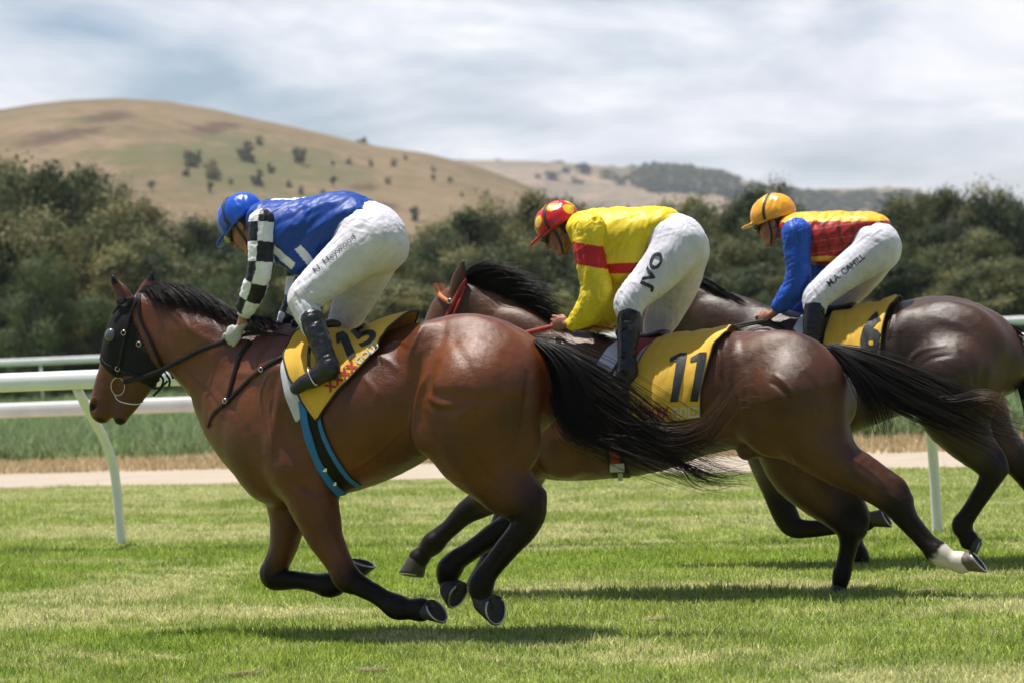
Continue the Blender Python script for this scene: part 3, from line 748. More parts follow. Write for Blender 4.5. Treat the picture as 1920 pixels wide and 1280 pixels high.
M_hoof = simple('hoof_horn', (.035, .026, .02), .45, var=.4, nscale=40, bump=.35, bscale=90, stretch=(1, 1, 4))
M_sole = simple('hoof_sole', (.045, .035, .026), .8, var=.4, nscale=40, bump=.6)
M_shoe = simple('aluminium_shoe', (.52, .52, .50), .35, .9, var=.25, nscale=60)
M_hoofp = simple('pale_hoof_horn', (.10, .075, .055), .45, var=.5, nscale=30, bump=.35, bscale=90)
def rows(fr, L_):
    o = []
    for q in L_:
        px, py, y, r = q[:4]; t = fr.t(px, py, y); p = fr.L(px, py, y); rm = r * t
        o.append([*p, rm, q[4] if len(q) > 4 and q[4] else rm])
    return np.array(o)
def cam_local(fr):
    d = np.array([0, 0, CAMH]) - fr.o
    return np.array([d[0] * CT - d[1] * ST, d[0] * ST + d[1] * CT, d[2]])
def seg_dist(P, Q):
    """distance of points P to polyline Q and the parameter along it (0..1)"""
    best = np.full(len(P), 9.); par = np.zeros(len(P)); n = len(Q) - 1
    for i in range(n):
        a = Q[i]; d = Q[i + 1] - a; t = np.clip(((P - a) @ d) / (d @ d + 1e-12), 0, 1)
        e = np.linalg.norm(P - a - t[:, None] * d, axis=1); k = e < best
        best[k] = e[k]; par[k] = (i + t[k]) / n
    return best, par
def sm(a, b, x): 
    t = np.clip((x - a) / (b - a), 0, 1); return t * t * (3 - 2 * t)
def hair(fr, name, guides, n, r0, jit, mat, parent, seed=0, segs=16, tipj=3., tint=(0, .5), fray=.32):
    """guides: ordered list of polylines (px,py,y); strands are blends of neighbouring guides"""
    r = np.random.default_rng(seed); G = []
    for g in guides:
        Q = catmull(np.array([fr.L(*q) for q in g]), 8); k = np.linspace(0, len(Q) - 1, segs)
        G.append(np.stack([np.interp(k, np.arange(len(Q)), Q[:, j]) for j in range(3)], 1))
    G = np.array(G); m = len(G) - 1
    u = r.uniform(0, m, n) if m > 0 else np.zeros(n); i = np.minimum(u.astype(int), max(m - 1, 0)); f = (u - i)[:, None, None]
    P = G[i] * (1 - f) + G[np.minimum(i + 1, m)] * f
    t = np.linspace(0, 1, segs)
    ncl = max(6, n // 34); cl = r.normal(0, 1, (ncl, 3)); cw = r.normal(0, 1, (ncl, 2)); ci = r.integers(0, ncl, n)
    off = cl[ci] * jit * 1.0
    P = P + off[:, None, :] * (.35 + t * tipj * .6)[None, :, None] * .8
    P = P + (r.normal(0, 1, (n, 3)) * jit * .45)[:, None, :] * (.6 + t * tipj * .5)[None, :, None]
    ph = cw[ci][:, :1] * 3 + r.normal(0, .4, (n, 1)); wv = np.sin(ph + t[None, :] * (5 + 2 * cw[ci][:, 1:2])) * (t[None, :] ** 1.2) * jit * 1.0
    P[:, :, 2] += wv; P[:, :, 0] += .5 * np.cos(ph * 1.7 + t[None, :] * 6) * (t[None, :] ** 1.2) * jit
    ln = r.uniform(1 - fray * 1.5, 1.02, n)                       # strands end at different lengths
    kk = ln[:, None] * np.linspace(0, segs - 1, segs)[None, :]
    k0 = np.clip(kk.astype(int), 0, segs - 2); kf = (kk - k0)[:, :, None]
    ar = np.arange(n)[:, None]
    P = P[ar, k0] * (1 - kf) + P[ar, k0 + 1] * kf
    T = np.gradient(P, axis=1); T /= np.linalg.norm(T, axis=2)[:, :, None] + 1e-9
    A = np.cross(T, np.array([.13, 1., .21])); A /= np.linalg.norm(A, axis=2)[:, :, None] + 1e-9; B = np.cross(T, A)
    rad = (r0 * r.uniform(.6, 1.3, n))[:, None] * (1 - .82 * t ** 2)[None, :]
    V = []
    for a in (0, 2.094, 4.189):
        V.append(P + rad[:, :, None] * (math.cos(a) * A + math.sin(a) * B))
    V = np.stack(V, 2).reshape(-1, 3)                              # strand, seg, side
    base = (np.arange(n)[:, None, None] * segs + np.arange(segs - 1)[None, :, None]) * 3
    s_ = np.arange(3)[None, None, :]
    F = np.stack([base + s_, base + (s_ + 1) % 3, base + 3 + (s_ + 1) % 3, base + 3 + s_], -1).reshape(-1, 4)
    tv = np.clip(tint[0] + (tint[1] - tint[0]) * (t[None, :] ** 1.5) + r.normal(0, .12, (n, 1)), 0, 1)
    tv = np.repeat(tv.reshape(-1), 3)
    return link(name, np_mesh(name, V, F, True, {'tint': tv}), mat, parent)
def hoof(fr, parent, C, Tt, H, y, rl=24, tw=0., horn=None):
    """C coronet centre, T toe, H heel (photo pixels, plane y)"""
    c = fr.L(*C, y); t = fr.L(*Tt, y); h = fr.L(*H, y)
    ctr = (t + h) / 2; ax = t - h; Lh = np.linalg.norm(ax); ax = ax / Lh
    lat = np.array([0, 1., 0]); lat = lat - ax * lat.dot(ax); lat /= np.linalg.norm(lat)
    nrm = np.cross(ax, lat); 
    if nrm.dot(ctr - c) < 0: nrm = -nrm
    if nrm[1] * 0 + lat.dot(np.array([0, 1., 0])) > 0: tw = -tw
    lat = lat * math.cos(tw) + nrm * math.sin(tw); n2_ = np.cross(ax, lat); nrm = n2_ if n2_.dot(nrm) > 0 else -n2_
    if nrm[1] > .02:
        ang = 2 * math.asin(min(.99, abs(nrm[1]))); 
        nrm = nrm * np.array([1, -1, 1]); nrm -= ax * nrm.dot(ax); nrm /= np.linalg.norm(nrm); lat = np.cross(nrm, ax)
    a = np.arange(28) / 28 * 2 * np.pi; wd = Lh * .47
    def ring(o, k, kz=1.):
        x = np.cos(a); xx = np.where(x < 0, x * .86, x)
        return o + k * (xx[:, None] * ax * Lh * .5 + np.sin(a)[:, None] * lat * wd)
    topc = c
    MBh = MB(); rings = [ring(topc - nrm * .012, .62), ring(topc, .74)] + [ring(topc + (ctr - topc) * f, .74 + .26 * f) for f in (.3, .6, .85, 1.)] + [ring(ctr + nrm * .001, .92)]
    V = np.vstack(rings); k = np.arange(28)
    F = np.vstack([np.stack([i * 28 + k, i * 28 + (k + 1) % 28, (i + 1) * 28 + (k + 1) % 28, (i + 1) * 28 + k], 1) for i in range(len(rings) - 1)])
    MBh.add(V, F); MBh.F.setdefault(28, []).append(k[::-1][None] + 0)
    hf = MBh.build('hoof', horn or M_hoof, parent)
    mb = MB()
    V = np.vstack([ring(ctr - nrm * .002, .93), ring(ctr - nrm * .009, .55), (ctr - nrm * .012)[None]])
    F3 = np.stack([28 + k, 28 + (k + 1) % 28, np.full(28, 56)], 1)
    mb.add(V, np.stack([k, (k + 1) % 28, 28 + (k + 1) % 28, 28 + k], 1)); mb.F[3] = [F3]
    # frog: a raised wedge
    mb.add(np.array([ctr - ax * Lh * .40 - lat * wd * .35 + nrm * -.006, ctr - ax * Lh * .40 + lat * wd * .35 + nrm * -.006, ctr + ax * Lh * .12 - nrm * .004, ctr - ax * Lh * .3 + nrm * .003]), [[0, 2, 3], [1, 3, 2], [0, 3, 1]])
    mb.build('sole', M_sole, hf)
    b_ = np.linspace(-2.35, 2.35, 26)
    x = np.cos(b_); xx = np.where(x < 0, x * .86, x)
    P = ctr + nrm * .0025 + .90 * (xx[:, None] * ax * Lh * .5 + np.sin(b_)[:, None] * lat * wd)
    mb = MB(); mb.tube(P, .0055, 6); mb.build('horseshoe', M_shoe, hf)
    return hf
def horse(fr, spec, name, label, group, mat, voxel=.010):
    e = empty(name); fr.place(e); tag(e, label, 'horse', group)
    lo, hi = spec['bbox']
    a = fr.L(*lo); b = fr.L(*hi)
    vol = Vol([min(a[0], b[0]), -.46, min(a[2], b[2])], [max(a[0], b[0]), .46, max(a[2], b[2])], voxel)
    for k, L_ in spec['body']: vol.tube(rows(fr, L_), k)
    for q in spec.get('ell', []):      # px,py,y, rx_px, ry_m, rz_px, angle deg (image, clockwise down), k
        px, py, y, rx, ry, rz, ang, k = q; t = fr.t(px, py, y)
        vol.ell(fr.L(px, py, y), (rx * t, ry, rz * t), R(-ang), k)
    for k, L_ in spec['legs']: vol.tube(rows(fr, L_), k)
    for k, L_ in spec.get('sub', []): vol.tube(rows(fr, L_), k, sub=True)
    V, F = vol.mesh(); V = smooth_mesh(V, F, 2, .45)
    black = np.zeros(len(V)); pale = np.zeros(len(V))
    for L_, s0, s1 in spec['black']:
        Q = rows(fr, L_); d, p = seg_dist(V, Q[:, :3]); rr_ = np.interp(p, np.linspace(0, 1, len(Q)), Q[:, 3])
        black = np.maximum(black, sm(s0, s1, p) * (1 - sm(1.25, 1.9, d / rr_)))
    for px, py, y, rad in spec.get('blackspots', []):
        c = fr.L(px, py, y); rad = rad * fr.t(px, py, y); d = np.linalg.norm((V - c) * np.array([1, .55, 1]), axis=1)
        black = np.maximum(black, 1 - sm(.75, 1.15, d / rad))
    for L_, s0, s1 in spec.get('pale', []):
        Q = rows(fr, L_); d, p = seg_dist(V, Q[:, :3]); rr_ = np.interp(p, np.linspace(0, 1, len(Q)), Q[:, 3])
        pale = np.maximum(pale, sm(s0, s1, p + .05 * (vnoise(V, 60, 3) - .5)) * (1 - sm(1.5, 2.2, d / rr_)))
    black = np.clip(black + .25 * (vnoise(V, 14, 5) - .5) * (black > .02) * (black < .98), 0, 1)
    nr = vnormals(V, F)
    V = V + nr * ((vnoise(V, 11, 8, 3) - .5) * .008 + (vnoise(V * np.array([1, 1, .55]), 36, 18, 2) - .5) * .0014)[:, None] * spec.get('rough', 1.)
    bv0 = BVHTree.FromPolygons([tuple(v) for v in V], F.tolist()); disp = np.zeros(len(V))
    for path, wd_, am in spec.get('sculpt', []):                  # muscle edges, tendons and veins raised or sunk along a line
        D = catmull(np.array(path, float), 6); Q = []
        for q in D:
            c_ = cam_local(fr); p_ = fr.L(q[0], q[1], -.3); d_ = p_ - c_; d_ /= np.linalg.norm(d_); h_ = bv0.ray_cast(Vector(c_), Vector(d_))
            if h_[0] is not None: Q.append(np.array(h_[0]))
        if len(Q) < 2: continue
        Q = np.array(Q)
        for sgn in (1, -1):
            Q2 = Q * np.array([1, sgn, 1]); box = (V > Q2.min(0) - wd_ * 3).all(1) & (V < Q2.max(0) + wd_ * 3).all(1); ix = np.nonzero(box)[0]
            if len(ix) == 0: continue
            dd, pp = seg_dist(V[ix], Q2); disp[ix] += am * np.exp(-(dd / wd_) ** 2) * np.sin(np.clip(pp, .04, .96) * np.pi) ** .4
    V = V + nr * disp[:, None]; nr = vnormals(V, F)
    body = link('body', np_mesh('body', V, F, True, {'points': black, 'pale': pale}), mat, e)
    for h_ in spec['hooves']: hoof(fr, e, *h_)
    bv = BVHTree.FromPolygons([tuple(v) for v in V], F.tolist())
    return e, body, bv, (V, F, nr)

FR1, FR2, FR3 = Frame(-.78, 11.34), Frame(1.2, 13.08), Frame(2.9, 14.70)
M_bay = coat_mat('bright_bay_coat', (.058, .0130, .0022), (.108, .0255, .0038), (.170, .045, .0068), .315)
M_bay2 = coat_mat('dark_bay_coat', (.042, .013, .003), (.078, .024, .005), (.125, .041, .009), .33)
M_brown = coat_mat('brown_coat', (.020, .0085, .004), (.040, .016, .006), (.070, .028, .010), .33)

# ---- horse 1 -----------------------------------------------------
nf1 = [(566, 880, -.15, 56), (592, 955, -.15, 45), (612, 1010, -.15, 33), (634, 1052, -.15, 26), (650, 1082, -.15, 27), (672, 1095, -.15, 21), (700, 1110, -.15, 18), (722, 1124, -.15, 19), (744, 1137, -.15, 24), (766, 1141, -.15, 20), (788, 1142, -.15, 23)]
ff1 = [(535, 900, .13, 48), (540, 965, .13, 36), (532, 1020, .13, 27), (518, 1058, .13, 24), (512, 1078, .13, 25), (530, 1086, .13, 20), (560, 1087, .13, 17), (592, 1092, .13, 18), (620, 1096, .13, 24), (640, 1088, .13, 19), (662, 1076, .13, 21)]
nh1 = [(905, 730, -.15, 112), (900, 800, -.16, 92), (910, 860, -.15, 70), (940, 908, -.14, 52), (970, 935, -.13, 43), (990, 958, -.13, 34), (982, 990, -.13, 27), (955, 1022, -.13, 23), (930, 1052, -.13, 20.5), (910, 1078, -.13, 21.5), (902, 1096, -.13, 25), (901, 1110, -.13, 20), (905, 1120, -.13, 20)]
fh1 = [(925, 760, .14, 80), (930, 850, .14, 60), (965, 915, .14, 42), (985, 945, .14, 32), (965, 975, .14, 26), (925, 1003, .14, 22), (885, 1030, .14, 19), (858, 1048, .14, 20), (843, 1066, .14, 24), (838, 1082, .14, 19), (840, 1090, .14, 18)]
trunk1 = [(497, 775, 0, 120, .19), (535, 782, 0, 146, .255), (590, 780, 0, 152, .29), (650, 774, 0, 145, .315), (710, 760, 0, 133, .32), (765, 738, 0, 124, .305), (820, 722, 0, 122, .29), (880, 712, 0, 124, .29), (935, 722, 0, 112, .27), (975, 738, 0, 82, .21)]
neck1 = [(545, 730, 0, 112, .16), (490, 715, 0, 112, .14), (440, 692, 0, 100, .12), (392, 662, 0, 84, .10), (345, 632, 0, 68, .085), (305, 606, 0, 52, .075), (278, 590, 0, 42, .07)]
head1 = [(272, 588, 0, 36, .072), (252, 606, 0, 43, .085), (238, 640, 0, 44, .088), (222, 680, 0, 36, .066), (206, 718, 0, 29, .052), (196, 745, 0, 26, .050), (191, 765, 0, 25, .052), (192, 777, 0, 17, .045)]
spec1 = dict(bbox=((150, 480, 0), (1075, 1200, 0)),
    body=[(.03, trunk1), (.10, neck1), (.035, head1),
          (.03, [(280, 640, -.055, 34, .03), (270, 672, -.055, 34, .03), (250, 700, -.04, 26, .03)]), (.03, [(280, 640, .055, 34, .03), (270, 672, .055, 34, .03), (250, 700, .04, 26, .03)]),
          (.03, [(275, 665, 0, 40, .05), (262, 705, 0, 34, .045), (244, 742, 0, 26, .04), (230, 768, 0, 20, .036), (226, 782, 0, 14, .034)]),
          (.012, [(238, 568, -.055, 17, .030), (228, 548, -.06, 15, .022), (216, 530, -.062, 9, .013), (210, 517, -.062, 4, .006)]),
          (.012, [(268, 560, .055, 17, .030), (277, 540, .06, 15, .022), (283, 524, .062, 9, .013), (284, 512, .062, 4, .006)])],
    ell=[(560, 730, -.17, 95, .13, 60, 58, .07), (545, 845, -.17, 62, .12, 80, -10, .06), (500, 812, -.09, 64, .13, 98, 15, .08), (500, 812, .09, 64, .13, 98, 15, .08), (520, 895, 0, 62, .17, 50, 30, .08),
         (560, 730, .17, 95, .13, 60, 58, .07),
         (895, 680, -.16, 118, .14, 88, 20, .06), (895, 680, .16, 118, .14, 88, 20, .06), (935, 760, -.19, 82, .12, 100, 10, .05),
         (850, 775, -.21, 78, .12, 92, -12, .05), (818, 812, -.20, 46, .10, 46, 0, .04), (790, 660, -.22, 24, .06, 52, 12, .09),
         (430, 660, -.075, 95, .06, 40, 32, .06), (365, 625, -.055, 60, .05, 40, 32, .05), (352, 690, -.05, 22, .04, 60, -40, .05), (560, 660, -.06, 80, .12, 40, 0, .06),
         (862, 858, -.18, 62, .09, 46, 42, .05), (970, 830, -.15, 46, .09, 60, 10, .04)],
    legs=[(.055, nf1), (.05, ff1), (.05, nh1), (.04, fh1),
          (.03, [(955, 880, -.13, 26), (985, 905, -.13, 22), (1006, 930, -.13, 17)]), (.025, [(1006, 928, -.13, 17), (1004, 958, -.13, 17), (985, 990, -.13, 15)])],
    sub=[(.025, [(808, 680, -.375, 14), (790, 715, -.385, 20), (768, 760, -.375, 20), (752, 815, -.35, 20)]),
         (.02, [(990, 740, -.34, 8), (975, 800, -.33, 9), (950, 860, -.29, 8)]),
        
         (.02, [(520, 690, -.32, 9), (505, 740, -.32, 10), (500, 800, -.32, 9)]), (.02, [(600, 830, -.36, 9), (590, 880, -.34, 10), (572, 915, -.30, 9)]),
         
         (.008, [(179, 757, -.045, 7), (174, 764, -.045, 5)]), (.006, [(196, 795, -.05, 3), (212, 788, -.05, 3.5), (226, 766, -.05, 3)]),
         (.006, [(196, 795, .0, 3), (212, 790, 0, 3.5), (226, 768, 0, 3)]),
         (.008, [(231, 566, -.085, 8), (222, 546, -.085, 7), (214, 528, -.078, 4)])],
    black=[(nf1, .24, .48), (ff1, .2, .45), (nh1, .28, .46), (fh1, .2, .4)], blackspots=[(190, 792, 0, 15), (227, 792, 0, 13), (172, 763, -.04, 8), (212, 518, -.062, 17), (284, 514, .062, 16)],
    hooves=[((788, 1142), (834, 1167), (801, 1121), -.15, 24, .25), ((664, 1074), (703, 1064), (654, 1045), .13), ((902, 1126), (932, 1172), (925, 1110), -.13, 24, .42), ((840, 1098), (846, 1140), (870, 1086), .14, 24, .3)])
spec1['sculpt'] = [([(632, 1066), (636, 1080), (644, 1092)], .010, .006), ([(734, 1146), (744, 1152), (754, 1150)], .009, .007), ([(1012, 930), (1016, 950), (1010, 968)], .010, .006), ([(893, 1080), (892, 1092), (896, 1102)], .009, .006), ([(940, 930), (960, 960), (962, 985)], .012, -.006), ([(498, 1066), (498, 1082), (506, 1092)], .010, .006), ([(791, 613), (779, 639), (769, 662), (766, 684)], .013, .011), ([(786, 673), (781, 704), (774, 739), (770, 783)], .024, -.013),
    ([(803, 702), (786, 730), (776, 773), (776, 821), (792, 850)], .022, .012), ([(802, 758), (824, 770), (858, 768)], .018, -.006), ([(803, 744), (828, 757), (853, 757)], .014, .008),
    ([(858, 782), (876, 768), (888, 752)], .015, .008), ([(812, 715), (806, 740)], .018, -.007), ([(650, 720), (665, 860)], .014, -.004), ([(682, 712), (700, 850)], .014, -.004),
    ([(712, 704), (730, 838)], .014, -.004), ([(742, 700), (756, 818)], .014, -.004), ([(679, 704), (703, 734), (706, 760)], .018, .007), ([(700, 668), (722, 672), (745, 690)], .016, .008), ([(716, 650), (745, 640), (765, 645)], .012, .006),
    ([(503, 699), (489, 733), (491, 775), (500, 803)], .009, .006), ([(512, 735), (505, 770), (512, 820), (508, 860)], .008, .005), ([(334, 592), (354, 615), (387, 637), (430, 650)], .020, .006), ([(560, 650), (525, 760), (500, 850)], .035, .010),
    ([(600, 760), (592, 850), (575, 910)], .028, -.009), ([(545, 690), (528, 760), (540, 830)], .02, -.006), ([(535, 880), (560, 910), (600, 925)], .016, -.007), ([(560, 940), (590, 1000), (612, 1045)], .009, -.005), ([(600, 950), (622, 1000), (640, 1045)], .009, .004),
    ([(990, 700), (980, 790), (960, 855)], .018, -.008), ([(940, 690), (948, 790), (930, 850)], .022, -.006), ([(880, 840), (915, 890), (950, 925)], .014, -.006), ([(840, 830), (880, 880), (925, 925)], .016, .004),
    ([(650, 885), (700, 855), (760, 800)], .008, .005), ([(400, 720), (440, 770), (470, 840)], .022, -.006), ([(430, 700), (480, 700), (520, 690)], .025, .006), ([(350, 690), (390, 735), (425, 790)], .014, -.006),
    ([(940, 1040), (925, 1062), (908, 1085)], .0095, -.0075), ([(965, 1000), (948, 1028), (930, 1052)], .0095, -.0075), ([(670, 1094), (700, 1108), (725, 1124)], .0095, -.0075), ([(985, 935), (1000, 955), (985, 985)], .009, .005),
    ([(860, 610), (900, 640), (960, 660)], .030, .005), ([(850, 640), (880, 690), (900, 740)], .025, -.005), ([(172, 752), (176, 746), (184, 750), (186, 760), (180, 768)], .006, .006)]
H1, B1, BVH1, G1 = horse(FR1, spec1, 'racehorse', 'bright bay racehorse in black hood nearest the camera, blue capped rider', 'galloping racehorses', M_bay, .0085)

# ---- horse 2 -----------------------------------------------------
nh2 = [(1490, 740, -.15, 92), (1510, 800, -.15, 72), (1560, 855, -.15, 50), (1612, 890, -.15, 38), (1655, 920, -.14, 32), (1680, 942, -.14, 29), (1700, 972, -.14, 22), (1722, 998, -.14, 19), (1742, 1020, -.14, 19), (1758, 1035, -.14, 23), (1780, 1048, -.14, 18), (1803, 1054, -.14, 22)]
fh2 = [(1480, 770, .13, 80), (1495, 860, .12, 66), (1530, 915, .12, 50), (1568, 955, .12, 36), (1592, 985, .12, 29), (1592, 1015, .12, 19), (1585, 1050, .12, 16), (1579, 1074, .12, 18), (1575, 1092, .12, 15)]
nf2 = [(965, 880, -.13, 46), (930, 925, -.13, 32), (898, 945, -.13, 27), (872, 962, -.13, 22), (848, 985, -.13, 18), (826, 1004, -.13, 19), (812, 1018, -.13, 22), (798, 1034, -.13, 16), (786, 1046, -.13, 20)]
ff2 = [(985, 880, .13, 42), (960, 950, .13, 30), (935, 1010, .13, 23), (915, 1050, .13, 17), (898, 1085, .13, 18), (888, 1102, .13, 16)]
spec2 = dict(bbox=((740, 470, 0), (1890, 1135, 0)),
    body=[(.03, [(1005, 770, 0, 118, .19), (1050, 772, 0, 128, .26), (1120, 768, 0, 130, .30), (1200, 762, 0, 126, .315), (1280, 744, 0, 116, .31), (1350, 734, 0, 111, .30), (1420, 730, 0, 109, .29), (1480, 735, 0, 103, .27), (1530, 752, 0, 76, .21)]),
          (.09, [(1060, 710, 0, 95, .16), (1010, 680, 0, 88, .14), (965, 640, 0, 74, .115), (925, 606, 0, 60, .09), (890, 580, 0, 46, .075)]),
          (.035, [(872, 565, 0, 34, .07), (850, 580, 0, 40, .084), (835, 612, 0, 42, .086), (815, 650, 0, 34, .064), (796, 685, 0, 27, .052), (785, 712, 0, 25, .05), (780, 730, 0, 20, .045)]),
          (.03, [(870, 615, 0, 34, .085), (858, 650, 0, 32, .07), (838, 690, 0, 26, .045), (815, 730, 0, 18, .036)]),
          (.012, [(856, 545, -.05, 15, .028), (860, 525, -.055, 15, .022), (865, 505, -.058, 9, .013), (868, 491, -.06, 4, .006)]),
          (.012, [(868, 550, .05, 14, .028), (876, 535, .055, 12, .022), (882, 522, .058, 8, .013)])],
    ell=[(1480, 700, -.16, 105, .14, 78, 22, .06), (1480, 700, .16, 105, .14, 78, 22, .06), (1520, 775, -.16, 66, .12, 86, -18, .05), (1440, 790, -.19, 58, .11, 70, -30, .05),
         (1350, 685, -.20, 22, .06, 48, 10, .09), (1080, 720, -.17, 80, .12, 55, 50, .06), (1055, 830, -.16, 52, .12, 66, 0, .06), (1410, 840, -.04, 30, .06, 20, -25, .03),
         (1000, 640, -.08, 80, .06, 40, 38, .05), (1550, 800, -.13, 38, .09, 56, -25, .04)],
    legs=[(.05, nf2), (.05, ff2), (.05, nh2), (.05, fh2), (.02, [(1620, 868, -.14, 20), (1655, 888, -.14, 15), (1686, 908, -.14, 13), (1697, 935, -.14, 15)]),
          (.02, [(1575, 900, .12, 24), (1605, 940, .12, 16), (1618, 968, .12, 13), (1612, 995, .12, 14)])],
    sub=[(.02, [(1372, 700, -.375, 13), (1362, 745, -.375, 15), (1375, 800, -.36, 14)]), (.03, [(1556, 765, -.33, 7), (1546, 815, -.33, 7)])],
    black=[(nh2, .30, .5), (fh2, .3, .45), (nf2, .1, .3), (ff2, .1, .3)], pale=[(nh2, .80, .84)],
    hooves=[((1803, 1053), (1851, 1073), (1813, 1028), -.14, 24, 0, M_hoofp), ((1574, 1094), (1552, 1112), (1590, 1112), .12), ((786, 1044), (748, 1074), (797, 1080), -.13, 24, .25), ((884, 1106), (864, 1128), (895, 1126), .13)])
spec2['sculpt'] = [([(1346, 650), (1350, 672), (1352, 702)], .010, .011), ([(1378, 690), (1376, 737), (1385, 790)], .022, -.013), ([(1398, 700), (1392, 750), (1402, 800)], .02, .008), ([(1453, 702), (1468, 714), (1488, 737)], .013, .008), ([(1445, 716), (1462, 728), (1480, 748)], .012, -.007),
    ([(1530, 765), (1542, 772), (1550, 785)], .02, .006), ([(1500, 690), (1530, 730), (1535, 800)], .02, -.006), ([(1600, 860), (1648, 896), (1668, 924)], .009, .006), ([(1590, 880), (1630, 915), (1655, 935)], .009, -.005), ([(1664, 925), (1682, 935), (1690, 950)], .008, .006),
    ([(1700, 965), (1722, 992), (1740, 1015)], .0095, -.0075), ([(1470, 840), (1510, 900), (1550, 950)], .014, -.006), ([(1580, 1010), (1580, 1050), (1575, 1075)], .007, -.005), ([(1240, 800), (1300, 830), (1360, 820)], .01, .004), ([(1060, 660), (1080, 740), (1060, 830)], .03, .008)]
H2, B2, BVH2, G2 = horse(FR2, spec2, 'racehorse', 'dark bay racehorse in the middle wearing yellow cloth number 11, one white hind pastern', 'galloping racehorses', M_bay2, .0095)

# ---- horse 3 -----------------------------------------------------
nh3 = [(1790, 700, -.15, 86), (1790, 770, -.15, 66), (1815, 820, -.15, 46), (1842, 855, -.14, 32), (1860, 880, -.14, 26), (1852, 905, -.14, 20), (1832, 938, -.14, 17), (1812, 968, -.14, 17), (1804, 984, -.14, 20), (1810, 1000, -.14, 16), (1817, 1012, -.14, 19)]
fh3 = [(1810, 720, .14, 70), (1850, 800, .14, 48), (1895, 850, .14, 32), (1925, 885, .14, 26), (1945, 925, .14, 19), (1965, 965, .14, 17), (1975, 985, .14, 19), (1990, 1000, .14, 17)]
nf3 = [(1440, 830, -.13, 48), (1448, 880, -.13, 36), (1460, 930, -.13, 26), (1475, 968, -.13, 24), (1490, 988, -.13, 20), (1530, 990, -.13, 16), (1575, 984, -.13, 16), (1604, 980, -.13, 20), (1625, 975, -.13, 19)]
ff3 = [(1500, 830, .13, 44), (1545, 890, .13, 30), (1580, 950, .13, 23), (1596, 990, .13, 20), (1604, 1020, .13, 15), (1612, 1040, .13, 17), (1613, 1052, .13, 16)]
spec3 = dict(bbox=((1140, 500, 0), (2020, 1090, 0)),
    body=[(.03, [(1400, 710, 0, 108, .18), (1440, 712, 0, 118, .25), (1500, 712, 0, 119, .29), (1570, 700, 0, 115, .305), (1640, 680, 0, 108, .305), (1705, 668, 0, 104, .30), (1770, 658, 0, 103, .29), (1825, 666, 0, 90, .26), (1862, 680, 0, 66, .2)]),
          (.09, [(1450, 670, 0, 84, .15), (1400, 640, 0, 76, .13), (1350, 608, 0, 64, .11), (1305, 582, 0, 52, .09), (1272, 570, 0, 42, .075)]),
          (.035, [(1262, 572, 0, 32, .07), (1245, 590, 0, 38, .084), (1225, 620, 0, 38, .086), (1205, 655, 0, 30, .064), (1185, 690, 0, 25, .052), (1178, 712, 0, 22, .05)]),
          (.03, [(1262, 615, 0, 30, .08), (1245, 650, 0, 28, .06), (1220, 690, 0, 20, .04)]),
          (.012, [(1252, 552, -.05, 14, .026), (1250, 535, -.055, 12, .02), (1248, 518, -.058, 6, .012)]),
          (.012, [(1262, 552, .05, 14, .026), (1264, 535, .055, 12, .02), (1266, 520, .058, 6, .012)])],
    ell=[(1790, 640, -.16, 96, .14, 72, 18, .06), (1790, 640, .16, 96, .14, 72, 18, .06), (1815, 715, -.16, 62, .12, 80, -8, .05), (1750, 735, -.19, 54, .11, 66, -30, .05),
         (1694, 630, -.20, 20, .06, 42, 10, .09), (1450, 680, -.17, 72, .12, 50, 50, .06), (1440, 770, -.15, 48, .12, 60, 0, .06), (1370, 612, -.08, 70, .06, 36, 34, .05)],
    legs=[(.05, nf3), (.05, ff3), (.05, nh3), (.05, fh3), (.02, [(1850, 830, -.14, 16), (1874, 856, -.14, 12), (1880, 880, -.14, 12)])],
    sub=[(.02, [(1712, 640, -.365, 12), (1702, 690, -.365, 14), (1712, 745, -.35, 13)]), (.03, [(1850, 690, -.33, 7), (1838, 760, -.33, 7)])],
    black=[(nh3, .25, .45), (fh3, .25, .45), (nf3, .1, .3), (ff3, .1, .3)],
    hooves=[((1817, 1010), (1828, 1044), (1840, 1006), -.14), ((1990, 1000), (2030, 1010), (2000, 975), .14), ((1626, 973), (1672, 988), (1650, 951), -.13), ((1613, 1050), (1598, 1063), (1630, 1064), .13)])
spec3['sculpt'] = [([(1678, 580), (1671, 608), (1665, 634)], .010, .011), ([(1688, 628), (1690, 665), (1700, 710)], .020, -.013), ([(1699, 690), (1712, 668), (1735, 655), (1771, 648)], .015, .009), ([(1720, 690), (1745, 672), (1780, 665)], .015, -.007),
    ([(1800, 650), (1822, 690), (1830, 760)], .02, -.007), ([(1780, 800), (1815, 835), (1845, 865)], .012, -.006), ([(1740, 590), (1790, 605), (1830, 630)], .03, .005), ([(1840, 900), (1825, 935), (1812, 965)], .006, -.004)]
H3, B3, BVH3, G3 = horse(FR3, spec3, 'racehorse', 'dark brown racehorse farthest from the camera wearing yellow cloth number 6', 'galloping racehorses', M_brown, .0105)

